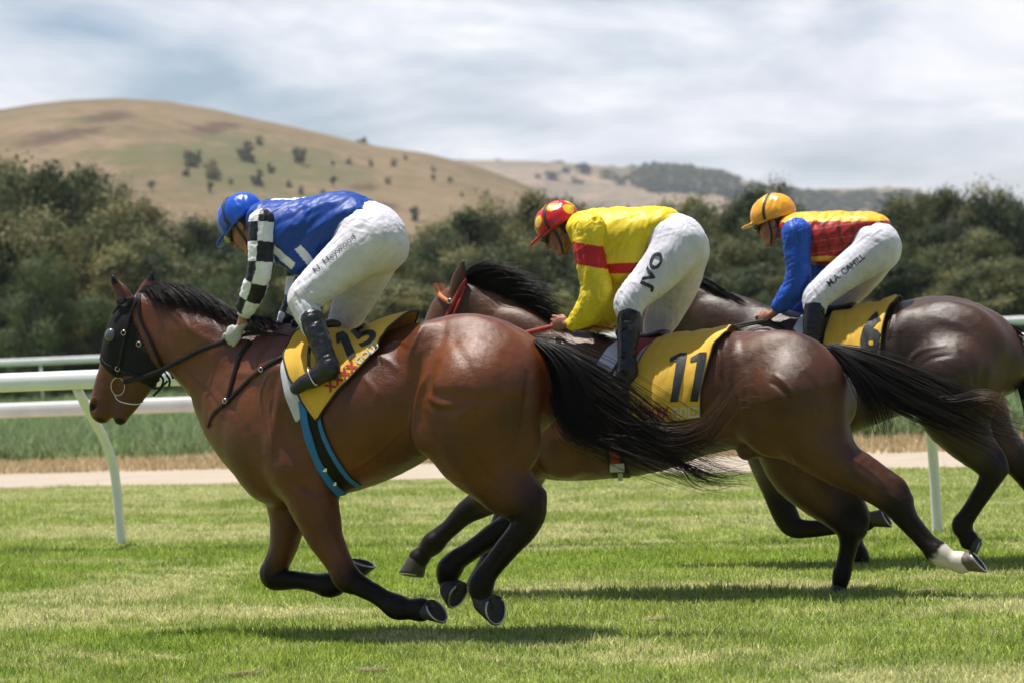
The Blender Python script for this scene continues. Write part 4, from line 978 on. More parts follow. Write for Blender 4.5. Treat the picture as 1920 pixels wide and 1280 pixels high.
# ---- manes and tails ----------------------------------------------
def tail(fr, parent, bundles, seed):
    obs = []
    for i, (g, n, r0, j, tint) in enumerate(bundles):
        obs.append((g, n, r0, j, tint))
    me_parts = []
    for i, (g, n, r0, j, tint) in enumerate(obs):
        o = hair(fr, 'tail', g, n, r0, j, M_hair, parent, seed + i, 18, 4.2, tint, .42)
        me_parts.append(o)
    return join(me_parts, 'tail')
def join(obs, name):
    """merge several meshes into one object (same parent, same frame)"""
    bm = bmesh.new()
    for o in obs: bm.from_mesh(o.data)
    me = bpy.data.meshes.new(name); bm.to_mesh(me); bm.free()
    for m_ in obs[0].data.materials: me.materials.append(m_)
    par = obs[0].parent
    for o in obs: bpy.data.objects.remove(o)
    return link(name, me, None, par)
tail(FR1, H1, [
    ([[(1004, 636, -.02), (1050, 648, -.03), (1140, 695, -.06), (1235, 765, -.08), (1325, 835, -.08), (1408, 862, -.06)],
      [(1008, 650, -.04), (1050, 682, -.06), (1125, 735, -.09), (1215, 800, -.10), (1310, 852, -.10), (1400, 876, -.08)],
      [(1010, 662, -.03), (1036, 720, -.05), (1092, 792, -.07), (1180, 836, -.08), (1285, 876, -.08), (1375, 890, -.06)],
      [(1010, 668, -.03), (1028, 740, -.05), (1068, 815, -.07), (1150, 850, -.08), (1260, 885, -.08), (1340, 905, -.06)]], 700, .0016, .021, (0, .45)),
    ([[(1010, 655, -.05), (1024, 700, -.08), (1044, 760, -.10), (1066, 812, -.11), (1110, 836, -.10), (1165, 826, -.08)],
      [(1012, 665, -.02), (1030, 730, -.03), (1070, 790, -.05), (1120, 820, -.07), (1180, 812, -.07), (1235, 838, -.05)],
      [(1010, 645, -.05), (1060, 690, -.07), (1120, 750, -.09), (1180, 790, -.10), (1230, 800, -.09), (1262, 820, -.08)]], 480, .0016, .012, (0, .65)),
    ([[(1120, 740, -.05), (1220, 800, -.10), (1300, 800, -.14), (1340, 760, -.16), (1375, 722, -.17), (1412, 716, -.17)],
      [(1160, 790, -.05), (1250, 850, -.10), (1330, 828, -.14), (1360, 785, -.16), (1385, 750, -.17), (1410, 742, -.17)]], 130, .0014, .014, (.5, 1.)),
    ([[(1200, 830, -.05), (1265, 870, -.07), (1290, 905, -.08), (1330, 920, -.08), (1385, 902, -.08)],
      [(1220, 830, -.05), (1290, 872, -.07), (1350, 890, -.08), (1405, 880, -.08), (1435, 895, -.08)]], 80, .0014, .012, (.1, .7)),
    ([[(1004, 640, -.06), (1030, 664, -.09), (1056, 700, -.12), (1068, 745, -.13), (1062, 780, -.13)],
      [(1010, 638, -.06), (1050, 658, -.09), (1095, 700, -.12), (1122, 745, -.13), (1118, 775, -.13)]], 330, .0017, .011, (0, .25)),
    ], 50)
tail(FR2, H2, [
    ([[(1554, 646, -.02), (1625, 658, -.04), (1720, 690, -.06), (1805, 722, -.08), (1868, 765, -.08), (1930, 798, -.06)],
      [(1560, 656, -.04), (1630, 690, -.06), (1710, 735, -.09), (1790, 770, -.10), (1850, 800, -.10), (1920, 812, -.08)],
      [(1562, 664, -.03), (1612, 715, -.05), (1695, 768, -.07), (1780, 805, -.08), (1850, 838, -.08), (1908, 878, -.06)]], 720, .0016, .018, (0, .75)),
    ([[(1560, 655, -.06), (1588, 690, -.09), (1614, 740, -.12), (1632, 785, -.12), (1642, 820, -.12)],
      [(1562, 652, -.05), (1604, 684, -.09), (1645, 725, -.12), (1668, 780, -.12), (1668, 825, -.12)]], 330, .0018, .011, (0, .3)),
    ([[(1700, 735, -.08), (1780, 745, -.12), (1840, 730, -.14), (1880, 740, -.14), (1905, 800, -.14)],
      [(1700, 740, -.08), (1780, 760, -.12), (1850, 755, -.14), (1890, 780, -.14), (1900, 850, -.14)]], 110, .0014, .013, (.4, 1.))], 60)
tail(FR3, H3, [
    ([[(1872, 606, 0), (1900, 612, 0), (1950, 650, 0), (1990, 720, 0)],
      [(1876, 616, -.04), (1895, 640, -.05), (1908, 690, -.06), (1915, 740, -.06)],
      [(1874, 622, -.03), (1888, 660, -.04), (1898, 710, -.04), (1930, 760, -.04)]], 420, .0022, .009, (0, .2)),
    ([[(1880, 650, 0), (1915, 740, 0), (1925, 800, 0), (1905, 870, 0)], [(1890, 650, 0), (1940, 740, 0), (1960, 800, 0), (1930, 850, 0)]], 160, .0022, .009, (0, .3))], 70)
hair(FR1, 'mane', [
    [(262, 553, 0), (275, 542, -.04), (290, 560, -.08), (294, 592, -.09)],
    [(285, 550, 0), (306, 536, -.04), (335, 560, -.08), (352, 598, -.10)],
    [(315, 556, 0), (345, 542, -.04), (380, 566, -.08), (398, 606, -.10)],
    [(350, 572, 0), (382, 558, -.04), (415, 580, -.08), (432, 616, -.11)],
    [(392, 596, 0), (420, 582, -.04), (446, 600, -.08), (458, 628, -.12)],
    [(430, 612, 0), (455, 598, -.04), (485, 608, -.08), (500, 640, -.12)],
    [(470, 622, 0), (495, 608, -.03), (525, 612, -.06), (548, 632, -.10)]], 1500, .0017, .015, M_hair, H1, 3, 14, 2.0, (0, .12))
hair(FR1, 'forelock', [[(262, 556, 0), (250, 556, -.04), (240, 572, -.06), (236, 592, -.075)], [(262, 556, 0), (244, 566, .02), (230, 575, .02), (222, 590, .02)]], 120, .0017, .006, M_hair, H1, 4, 10, 2.)
hair(FR2, 'mane', [
    [(868, 528, 0), (880, 508, -.02), (900, 498, -.03), (925, 488, -.03)],
    [(880, 538, 0), (905, 515, -.03), (950, 505, -.05), (985, 520, -.05)],
    [(900, 552, 0), (930, 530, -.03), (985, 525, -.05), (1030, 540, -.05)],
    [(925, 570, 0), (955, 548, -.03), (1005, 545, -.06), (1052, 562, -.06)],
    [(950, 590, 0), (980, 568, -.03), (1025, 570, -.06), (1050, 590, -.06)],
    [(985, 620, 0), (1010, 600, -.02), (1035, 600, -.04), (1060, 615, -.05)],
    [(1010, 640, 0), (1040, 625, -.02), (1070, 640, -.08), (1090, 680, -.12)],
    [(1050, 646, 0), (1080, 632, -.02), (1115, 645, -.08), (1140, 680, -.13)],
    [(1090, 644, 0), (1115, 632, -.02), (1145, 640, -.06), (1165, 665, -.10)]], 1900, .0017, .014, M_hair, H2, 5, 12, 2.4, (0, .35))
hair(FR3, 'mane', [
    [(1272, 530, 0), (1290, 518, -.02), (1315, 520, -.04), (1335, 535, -.05)],
    [(1300, 534, 0), (1320, 525, -.03), (1350, 545, -.06), (1378, 570, -.06)],
    [(1335, 556, 0), (1360, 550, -.03), (1390, 568, -.06), (1415, 590, -.06)],
    [(1370, 580, 0), (1395, 575, -.03), (1415, 590, -.05), (1430, 612, -.06)]], 800, .0019, .008, M_hair, H3, 6, 12, 2., (0, .1))
# ================================================================== tack
def cam_local(fr):
    d = np.array([0, 0, CAMH]) - fr.o
    return np.array([d[0] * CT - d[1] * ST, d[0] * ST + d[1] * CT, d[2]])
def hit(fr, bv, px, py):
    c = cam_local(fr); p = fr.L(px, py, -.3); d = p - c; d /= np.linalg.norm(d)
    h = bv.ray_cast(Vector(c), Vector(d))
    if h[0] is None: return None
    return np.array(h[0]), np.array(h[1])
def dense(P, step=3.):
    P = np.asarray(P, float); L_ = np.concatenate([[0], np.cumsum(np.linalg.norm(np.diff(P[:, :2], axis=0), axis=1))])
    k = np.arange(0, L_[-1] + .01, step)
    return np.stack([np.interp(k, L_, P[:, j]) for j in range(P.shape[1])], 1)
def ribbon(mb, P, Nn, w, th):
    P = np.asarray(P); Nn = np.asarray(Nn); T = np.gradient(P, axis=0); T /= np.linalg.norm(T, axis=1)[:, None] + 1e-9
    S_ = np.cross(Nn, T); S_ /= np.linalg.norm(S_, axis=1)[:, None] + 1e-9
    w = np.broadcast_to(w, (len(P),))[:, None] * .5; th = th * .5
    prof = [(-1, -.6), (-.92, .7), (0, 1.), (.92, .7), (1, -.6), (.9, -1), (-.9, -1)]; k = np.arange(7)
    V = np.stack([P + S_ * w * a + Nn * th * b for a, b in prof], 1).reshape(-1, 3)
    F = np.vstack([np.stack([i * 7 + k, (i + 1) * 7 + k, (i + 1) * 7 + (k + 1) % 7, i * 7 + (k + 1) % 7], 1) for i in range(len(P) - 1)])
    mb.add(V, F)
def strap(fr, bv, pts, wpx, lift, th, mat, name, parent, ydef=-.2, mirror=False, smooth=4, cat=True):
    """strap lying on a surface along a path; pts (px,py)"""
    D = dense(catmull(np.array(pts, float), 6) if cat else np.array(pts, float)); P = []; Nr = []
    for q in D:
        h = hit(fr, bv, q[0], q[1])
        if h is None: P.append(None); Nr.append(None)
        else: P.append(h[0] + h[1] * lift); Nr.append(h[1])
    ok = [i for i in range(len(P)) if P[i] is not None]
    for i in range(len(P)):
        if P[i] is None:
            j = min(ok, key=lambda a: abs(a - i)) if ok else None
            y = P[j][1] if j is not None else ydef
            P[i] = fr.L(D[i][0], D[i][1], y); Nr[i] = Nr[j] if j is not None else np.array([0, -1., 0])
    P = np.array(P); Nr = np.array(Nr)
    for _ in range(smooth):
        P[1:-1] = (P[:-2] + P[2:] + 2 * P[1:-1]) / 4; Nr[1:-1] = (Nr[:-2] + Nr[2:] + 2 * Nr[1:-1]) / 4
    Nr /= np.linalg.norm(Nr, axis=1)[:, None]
    t = fr.t(D[0][0], D[0][1], -.2)
    mb = MB(); ribbon(mb, P, Nr, wpx * t, th)
    if mirror:
        M = np.array([1, -1, 1]); m2 = MB(); ribbon(m2, P * M, Nr * M, wpx * t, th); m2.build(name, mat, parent)
    return mb.build(name, mat, parent)
def free_strap(fr, pts, wpx, th, mat, name, parent, nrm=(0, -1, .15)):
    Q = np.array([fr.L(*q) for q in pts]); Q = catmull(Q, 8)
    mb = MB(); ribbon(mb, Q, np.tile(np.array(nrm, float) / np.linalg.norm(nrm), (len(Q), 1)), wpx * fr.t(*pts[0]), th)
    return mb.build(name, mat, parent)
def ring(fr, p, rpx, tube, mat, name, parent, nrm=(0, -1, 0), squash=1.):
    """p local point"""
    n = np.array(nrm, float); n /= np.linalg.norm(n); a = np.cross(n, [0, 0, 1.]); a /= np.linalg.norm(a); b = np.cross(n, a)
    r = rpx * fr.w / (FPX * CT); k = np.linspace(0, 2 * np.pi, 33)
    P = p + r * (np.cos(k)[:, None] * a + np.sin(k)[:, None] * b * squash)
    mb = MB(); mb.tube(P, tube, 7, False); return mb.build(name, mat, parent)
def wrap(fr, bv, front, rear, zb, nu, nv, lift, far=True, phi_top=90, zc=None):
    """cloth wrapped over the horse's back; front/rear edges and bottom in photo pixels (near side)"""
    ft = np.array([fr.L(*q, -.28) for q in front])[:, [0, 2]]; rt = np.array([fr.L(*q, -.28) for q in rear])[:, [0, 2]]
    ft = ft[np.argsort(ft[:, 1])]; rt = rt[np.argsort(rt[:, 1])]
    G = np.zeros((nu, nv, 3)); NR = np.zeros((nu, nv, 3))
    zbl = np.array([fr.L(*q, -.28) for q in zb])[:, [0, 2]]
    for i in range(nu):
        u = i / (nu - 1); ph = np.linspace(-80 if phi_top > 0 else -90, phi_top, 90); H_ = []
        for p in ph:
            z = zc
            for _ in range(4):
                s = np.interp(z, ft[:, 1], ft[:, 0]) * (1 - u) + np.interp(z, rt[:, 1], rt[:, 0]) * u
                h = bv.ray_cast(Vector((s, -2.5 * math.cos(R(p)), zc + 2.5 * math.sin(R(p)))), Vector((0, math.cos(R(p)), -math.sin(R(p)))))
                if h[0] is None: break
                z = h[0][2]
            H_.append((s, h[0][1], h[0][2], *h[1]) if h[0] is not None else (s, -.05, zc + .3 * math.sin(R(p)), 0, -1, 0))
        H_ = np.array(H_); zt = np.interp(u, np.linspace(0, 1, len(zbl)), zbl[:, 1])
        k0 = int(np.argmax(H_[:, 2] >= zt)) if phi_top > 0 else 0
        A = H_[k0:]
        if k0 > 0:
            f = (zt - H_[k0 - 1, 2]) / (H_[k0, 2] - H_[k0 - 1, 2] + 1e-9); A = np.vstack([H_[k0 - 1] * (1 - f) + H_[k0] * f, A])
        L_ = np.concatenate([[0], np.cumsum(np.linalg.norm(np.diff(A[:, :3], axis=0), axis=1))]); kk = np.linspace(0, L_[-1], nv)
        for j in range(3):
            G[i, :, j] = np.interp(kk, L_, A[:, j]); NR[i, :, j] = np.interp(kk, L_, A[:, 3 + j])
    for _ in range(3):
        G[1:-1] = (G[:-2] + G[2:] + 2 * G[1:-1]) / 4; NR[1:-1] = (NR[:-2] + NR[2:] + 2 * NR[1:-1]) / 4
    NR /= np.linalg.norm(NR, axis=2)[:, :, None]
    U, Vv = np.meshgrid(np.linspace(0, 1, nu), np.linspace(0, 1, nv), indexing='ij')
    lf = lift(U, Vv, G)
    if isinstance(lf, tuple): G = G + NR * lf[0][:, :, None] + lf[1]
    else: G = G + NR * lf[:, :, None]
    if phi_top > 0: G[:, -1, 1] = 0
    mir = G[:, ::-1] * np.array([1, -1, 1])
    full = np.concatenate([G, mir[:, 1:]], 1) if phi_top > 0 else np.concatenate([G[:, ::-1], mir[:, ::-1][:, 1:]], 1)
    return full
def grid_mesh(name, G, mat, parent, thick=.004, attrs=None):
    nu, nv = G.shape[:2]; i, j = np.meshgrid(np.arange(nu - 1), np.arange(nv - 1), indexing='ij')
    F = np.stack([i * nv + j, (i + 1) * nv + j, (i + 1) * nv + j + 1, i * nv + j + 1], -1).reshape(-1, 4)
    o = link(name, np_mesh(name, G.reshape(-1, 3), F, True, attrs), mat, parent)
    md = o.modifiers.new('thickness', 'SOLIDIFY'); md.thickness = thick; md.offset = 0
    return o, BVHTree.FromPolygons([tuple(v) for v in G.reshape(-1, 3)], F.tolist())
def edge_tube(G, r, mat, name, parent, sides=('b', 'f', 'r')):
    mb = MB()
    if 'b' in sides: mb.tube(G[:, 0], r, 6); mb.tube(G[:, -1], r, 6)
    if 'f' in sides: mb.tube(G[0], r, 6)
    if 'r' in sides: mb.tube(G[-1], r, 6)
    return mb.build(name, mat, parent)
def text_mesh(s, bold=.0):
    cu = bpy.data.curves.new('t', 'FONT'); cu.body = s; cu.space_character = 1.32 if s == 'XXXX' else 1.; cu.size = 1.; cu.offset = bold; cu.resolution_u = 6
    o = bpy.data.objects.new('t', cu); COL.objects.link(o); bpy.context.view_layer.update()
    dg = bpy.context.evaluated_depsgraph_get(); me = bpy.data.meshes.new_from_object(o.evaluated_get(dg), depsgraph=dg)
    bpy.data.objects.remove(o); bpy.data.curves.remove(cu)
    bm = bmesh.new(); bm.from_mesh(me); bpy.data.meshes.remove(me)
    return bm
def cut(bm, step=.12):
    xs = [v.co.x for v in bm.verts]; ys = [v.co.y for v in bm.verts]
    for ax, a, b in ((0, min(xs), max(xs)), (1, min(ys), max(ys))):
        k = a + step
        while k < b:
            co = [0, 0, 0]; co[ax] = k; no = [0, 0, 0]; no[ax] = 1
            bmesh.ops.bisect_plane(bm, geom=bm.verts[:] + bm.edges[:] + bm.faces[:], plane_co=co, plane_no=no); k += step
    bmesh.ops.triangulate(bm, faces=bm.faces[:])
def decal(fr, bv, bm, org, ex, ey, mat, name, parent, lift=.004, shear=0., yfall=-.33):
    """letters sewn or printed on a surface: em coordinates -> photo pixels -> surface"""
    V = []; y = yfall
    hs = []
    for v in bm.verts:
        x_, y_ = v.co.x + shear * v.co.y, v.co.y
        px = org[0] + ex[0] * x_ + ey[0] * y_; py = org[1] + ex[1] * x_ + ey[1] * y_
        hs.append((px, py, hit(fr, bv, px, py)))
    ys = [h[2][0][1] for h in hs if h[2] is not None]; my = float(np.median(ys)) if ys else yfall
    c = cam_local(fr)
    for px, py, h in hs:
        p = h[0] if h is not None else fr.L(px, py, my)
        if h is not None and abs(p[1] - my) > .3: p = fr.L(px, py, my)
        n_ = h[1] if h is not None else np.array([0, -1., 0])
        d = c - p; d /= np.linalg.norm(d)
        if n_ @ d < 0: n_ = -n_
        V.append(p + n_ * lift + d * .001)
    bm.verts.index_update()
    F = [np.array([[v.index for v in f.verts] for f in bm.faces])]
    # face the camera
    o = link(name, np_mesh(name, V, F, False), mat, parent); bm.free()
    return o
def put_text(fr, bv, s, org, end, h, mat, name, parent, bold=.0, shear=0., lift=.004, step=.12, up=None):
    """baseline from org to end (photo px), letter height h px"""
    bm = text_mesh(s, bold); xs = [v.co.x for v in bm.verts]; x0, x1 = min(xs), max(xs)
    ys = [v.co.y for v in bm.verts]; yh = max(ys)
    for v in bm.verts: v.co.x -= x0
    cut(bm, step)
    d = np.array(end, float) - np.array(org, float); L_ = np.linalg.norm(d); ex = d / (x1 - x0)
    n = np.array([d[1], -d[0]]) / L_
    if up is not None: n = np.array(up, float) / np.linalg.norm(up)
    ey = n * h / .70
    return decal(fr, bv, bm, org, ex, ey, mat, name, parent, lift, shear)
def put_poly(fr, bv, poly, mat, name, parent, lift=.006):
    c = np.mean(poly, 0); bm = bmesh.new(); bm.faces.new([bm.verts.new(((x - c[0]) / 100, -(y - c[1]) / 100, 0)) for x, y in poly]); cut(bm, .05)
    return decal(fr, bv, bm, c, np.array([100., 0]), np.array([0, -100.]), mat, name, parent, lift)
def shell(V, F, nr, sel, off, name, mat, parent, th=.003):
    """a fitted cover over part of a body"""
    vi = np.nonzero(sel)[0]; keep = sel[F].all(1); Fk = F[keep]; used = np.unique(Fk); mp_ = np.full(len(V), -1); mp_[used] = np.arange(len(used))
    o = link(name, np_mesh(name, V[used] + nr[used] * off, mp_[Fk]), mat, parent)
    md = o.modifiers.new('thickness', 'SOLIDIFY'); md.thickness = th; md.offset = 0
    return o
def inpoly(P, poly):
    x, y = P[:, 0], P[:, 1]; c = np.zeros(len(P), bool); n = len(poly)
    for i in range(n):
        x1, y1 = poly[i]; x2, y2 = poly[(i + 1) % n]
        k = ((y1 > y) != (y2 > y)) & (x < (x2 - x1) * (y - y1) / (y2 - y1 + 1e-12) + x1)
        c ^= k
    return c

M_leather = simple('black_leather', (.005, .0045, .0045), .45, var=.4, nscale=30, bump=.25, bscale=160, spec=.22)
M_hoodm = simple('black_hood_fabric', (.006, .006, .007), .75, var=.4, nscale=20, bump=.4, bscale=220, spec=.25)
M_silver = simple('polished_steel', (.62, .60, .55), .22, 1., var=.15, nscale=60, bump=0)
M_brass = simple('brass', (.60, .50, .33), .3, 1., var=.15, nscale=60, bump=0)
M_cloth = simple('yellow_cloth', (.72, .42, .030), .75, var=.10, nscale=9, bump=.35, bscale=260, sheen=.1)
M_blackc = simple('black_print', (.012, .012, .014), .6, var=.3, nscale=20, bump=.2)
M_redc = simple('red_print', (.40, .020, .018), .6, var=.2, nscale=20, bump=.2)
M_greyc = simple('silver_grey_print', (.52, .50, .46), .55, var=.12, nscale=20, bump=.2)
M_pad = simple('white_pad', (.55, .55, .60), .8, var=.08, nscale=12, bump=.4, bscale=200)
M_blue = simple('blue_elastic', (.015, .15, .40), .6, var=.15, nscale=30, bump=.4, bscale=200)
M_redleather = simple('red_webbing', (.30, .018, .012), .55, var=.2, nscale=30, bump=.3, bscale=160)
M_orange = simple('orange_sheepskin_band', (.55, .16, .05), .7, var=.25, nscale=60, bump=.4, bscale=120)
M_cream = simple('cream_buckle', (.50, .48, .38), .5, var=.15, nscale=30)
def folds(U, Vv, G, a=.012, sc=5., seed=3, direc=(1.6, .6)):
    P = np.stack([U.ravel() * sc * direc[0] + Vv.ravel() * 1.2, Vv.ravel() * sc * direc[1], np.zeros(U.size)], 1)
    return ((vnoise(P, 1., seed, 3) - .35) * a * 2).reshape(U.shape)

# ---- horse 1 ------------------------------------------------------
V1, F1, N1 = G1
cl1 = empty('saddle_cloth', FR1.o, -TH); tag(cl1, 'yellow saddle cloth number 15 rumpled under the blue capped jockey', 'saddle cloth', 'yellow saddle cloths')
zc1 = FR1.L(640, 780, 0)[2]
pad = wrap(FR1, BVH1, [(532, 640), (528, 690), (542, 745), (560, 790)], [(640, 640), (600, 745), (563, 790)], [(561, 789), (563, 789)], 14, 26, lambda U, Vv, G: .008 + 0 * U, zc=zc1)
PADO, _ = grid_mesh('under_pad', pad, M_pad, cl1)
def lift1(U, Vv, G):
    hump = .050 * np.exp(-((U - .92) / .38) ** 2) * sm(.45, .95, Vv)
    up = .035 * np.exp(-((U - .80) / .16) ** 2) * np.exp(-((Vv - .62) / .18) ** 2)
    gully = -.028 * np.exp(-((U - .80 + (Vv - .8) * .3) / .045) ** 2) * sm(.55, .8, Vv)
    return .016 + folds(U, Vv, G, .009, 3.4, 3) + hump + .5 * up
cg = wrap(FR1, BVH1, [(545, 610), (534, 630), (529, 668), (549, 711), (575, 755), (598, 786)], [(752, 600), (715, 632), (700, 664), (638, 735), (601, 787)], [(598, 786), (600, 786), (601, 784), (602, 782)], 44, 46, lift1, zc=zc1)
CL1, BC1 = grid_mesh('cloth', cg, M_cloth, cl1, .005)
edge_tube(cg, .0055, M_blackc, 'piping', CL1)
put_poly(FR1, BC1, [(630, 627), (643, 622), (652, 628), (668, 664), (655, 676), (640, 640), (634, 646), (631, 640)], M_blackc, 'number', CL1)
put_text(FR1, BC1, '5', (679, 652), (711, 631), 36, M_blackc, 'number', CL1, .03, shear=-.1, lift=.006, step=.05)
put_text(FR1, BC1, 'XXXX', (618, 736), (672, 686), 15, M_redc, 'lettering', CL1, .06, lift=.006, step=.1)
put_text(FR1, BC1, 'GOLD', (674, 684), (712, 648), 13, M_greyc, 'lettering', CL1, .02, lift=.006, step=.1)
gi1 = empty('girth', FR1.o, -TH); tag(gi1, 'blue edged black elastic girth around the bright bay horse', 'girth')
def girth_band(fr, bv, parent, fp, rp, mat, name, lf, th=.004, nu=5, nv=44, zc=None):
    G = wrap(fr, bv, fp, rp, fp[:1], nu, nv, lambda U, Vv, G: lf + 0 * U, phi_top=55, zc=zc) if False else None
    P = []
    a = dense(catmull(np.array(fp, float), 5), 5); b = dense(catmull(np.array(rp, float), 5), 5)
    k = np.linspace(0, 1, nv)
    A = np.stack([np.interp(k, np.linspace(0, 1, len(a)), a[:, j]) for j in (0, 1)], 1); B_ = np.stack([np.interp(k, np.linspace(0, 1, len(b)), b[:, j]) for j in (0, 1)], 1)
    G = np.zeros((nv, nu, 3)); lasty = -.3
    for i in range(nv):
        for j in range(nu):
            f = j / (nu - 1); q = A[i] * (1 - f) + B_[i] * f; h = hit(fr, bv, *q)
            if h is not None: G[i, j] = h[0] + h[1] * lf; 
            else: G[i, j] = np.nan
    # where the strap leaves the visible side carry on under the belly to the far side
    for j in range(nu):
        col = G[:, j]; bad = np.isnan(col[:, 0])
        if bad.any():
            k0 = int(np.argmax(bad)); y0 = col[k0 - 1, 1]
            for i in range(k0, nv):
                f = min(1, (i - k0 + 1) / max(1, nv - k0)); yy = y0 + (0.02 - y0) * f; q = A[i] * (1 - j / (nu - 1)) + B_[i] * (j / (nu - 1))
                s_ = fr.L(q[0], q[1], yy)[0]
                hh = bv.ray_cast(Vector((s_, yy, -.5)), Vector((0, 0, 1)))
                col[i] = np.array([s_, yy, hh[0][2] - lf]) if hh[0] is not None else fr.L(q[0], q[1], yy)
    for _ in range(3): G[1:-1] = (G[:-2] + G[2:] + 2 * G[1:-1]) / 4
    return grid_mesh(name, G, mat, parent, th)[0]
e1 = [(561, 752), (568, 800), (580, 845), (597, 885), (615, 915), (630, 932)]
e2 = [(574, 752), (582, 800), (596, 845), (612, 880), (632, 908), (650, 922)]
e3 = [(592, 752), (598, 795), (612, 835), (630, 868), (652, 898), (676, 912)]
e4 = [(599, 750), (606, 795), (620, 833), (638, 865), (658, 892), (680, 908)]
girth_band(FR1, BVH1, gi1, e1, e4, M_leather, 'girth_strap', .006)
girth_band(FR1, BVH1, gi1, e1, e2, M_blue, 'elastic', .012)
girth_band(FR1, BVH1, gi1, e3, e4, M_blue, 'elastic', .012)
mb = MB()
for q in ((610, 878), (626, 904)):
    h = hit(FR1, BVH1, *q)
    if h: mb.box(h[0] + h[1] * .012, (.022, .008, .018))
mb.build('buckle', M_silver, gi1, False)
br1 = empty('bridle', FR1.o, -TH); tag(br1, 'black bridle with hood, blinker cup and reins on the bright bay horse', 'bridle', 'bridles')
Pl = [FR1.L(x, y, 0)[[0, 2]] for x, y in [(188, 618), (196, 596), (214, 574), (238, 556), (262, 556), (262, 590), (276, 622), (296, 668), (316, 712), (292, 730), (262, 706), (240, 700), (222, 706), (206, 690), (188, 670)]]
sel = inpoly(V1[:, [0, 2]], Pl)
shell(V1, F1, N1, sel, .005, 'hood', M_hoodm, br1)
# blinker cup
c = FR1.L(207, 628, -.085); t_ = FR1.t(207, 628, 0)
vv = Vol(c - .06, c + .06, .0035); vv.ell(c, (.030, .022, .036), R(-20), .01)
v_, f_2 = vv.mesh(); link('blinker_cup', np_mesh('blinker_cup', v_, f_2), simple('grey_cup', (.10, .105, .12), .25, .2, bump=0), br1)
for q in ((233, 624), (262, 645), (222, 690)):
    h = hit(FR1, BVH1, *q)
    if h: ring(FR1, h[0] + h[1] * .011, 4.6, .0022, M_brass, 'ring_fitting', br1)
for pts, w_, nm in (([(262, 553), (250, 580), (240, 612), (232, 650), (224, 690), (222, 708)], 7, 'cheek_strap'), ([(262, 553), (262, 590), (276, 622), (296, 668), (316, 710)], 6, 'throat_strap'), ([(314, 713), (292, 729), (262, 706), (240, 700), (222, 706), (206, 690), (192, 672)], 4, 'hood_seam'), ([(236, 562), (222, 574), (210, 590)], 6, 'brow_band'), ([(198, 683), (222, 692), (250, 700), (280, 712)], 7, 'nose_band')):
    strap(FR1, BVH1, pts, w_, .010, .004, M_leather, nm, br1, mirror=True)
bp = FR1.L(221, 724, -.062); ring(FR1, bp, 14, .0028, M_brass, 'bit_ring', br1, (.15, -1, 0), 1.25); ring(FR1, bp * np.array([1, -1, 1]), 14, .0028, M_brass, 'bit_ring', br1, (.15, -1, 0), 1.25)
mb = MB(); mb.tube(catmull(np.array([FR1.L(214, 738, -.066), FR1.L(222, 750, -.066), FR1.L(240, 756, -.06), FR1.L(258, 757, -.045), FR1.L(268, 752, -.02)]), 6), .0035, 7); mb.build('bit_bar', M_silver, br1)
free_strap(FR1, [(231, 716, -.07), (262, 708, -.09), (300, 694, -.11), (340, 674, -.13), (380, 654, -.14), (415, 642, -.15), (440, 630, -.15)], 9, .003, M_leather, 'rein', br1)
free_strap(FR1, [(240, 712, .08), (300, 690, .12), (360, 652, .13), (420, 625, .13), (500, 612, .12)], 9, .003, M_leather, 'rein', br1)
free_strap(FR1, [(440, 634, -.15), (470, 626, -.13), (520, 628, -.15), (556, 640, -.18), (540, 655, -.2)], 7, .003, M_leather, 'rein', br1)
free_strap(FR1, [(298, 700, -.05), (306, 712, -.05), (300, 728, -.05), (287, 742, -.05)], 4.5, .004, M_leather, 'strap_end', br1)
free_strap(FR1, [(312, 702, -.05), (318, 712, -.05), (317, 724, -.05)], 4.5, .004, M_leather, 'strap_end', br1)
bt1 = empty('breastplate', FR1.o, -TH); tag(bt1, 'thin black breastplate straps across the bright bay horse\'s shoulder', 'breastplate')
strap(FR1, BVH1, [(391, 800), (400, 778), (430, 750), (468, 712), (510, 680), (556, 655)], 8, .007, .005, M_leather, 'chest_strap', bt1)
strap(FR1, BVH1, [(470, 640), (450, 668), (440, 700), (428, 745)], 8, .007, .005, M_leather, 'neck_strap', bt1)
for q in ((424, 752), (492, 694)):
    h = hit(FR1, BVH1, *q)
    if h: ring(FR1, h[0] + h[1] * .012, 4, .0025, M_silver, 'buckle', bt1)
def saddle(fr, bv, x0, x1, ytop, label, mat=None):
    e = empty('saddle', fr.o, -TH); tag(e, label, 'saddle', 'racing saddles')
    vol = Vol(fr.L(x0 - 30, ytop + 120, 0) * np.array([1, 0, 1]) + np.array([0, -.4, 0]), fr.L(x1 + 30, ytop - 40, 0) * np.array([1, 0, 1]) + np.array([0, .4, 0]), .009)
    a = fr.L(x0, ytop, 0); b = fr.L(x1, ytop, 0); m_ = (a + b) / 2
    vol.tube(np.array([[*(a + [0, 0, .03]), .03, .07], [*m_, .028, .09], [*(b + [0, 0, .025]), .026, .12]]), .03)
    v, f = vol.mesh(); link('seat', np_mesh('seat', smooth_mesh(v, f, 2), f), mat or M_leather, e)
    return e
saddle(FR1, BVH1, 560, 622, 617, 'tiny black racing saddle under the blue capped jockey')

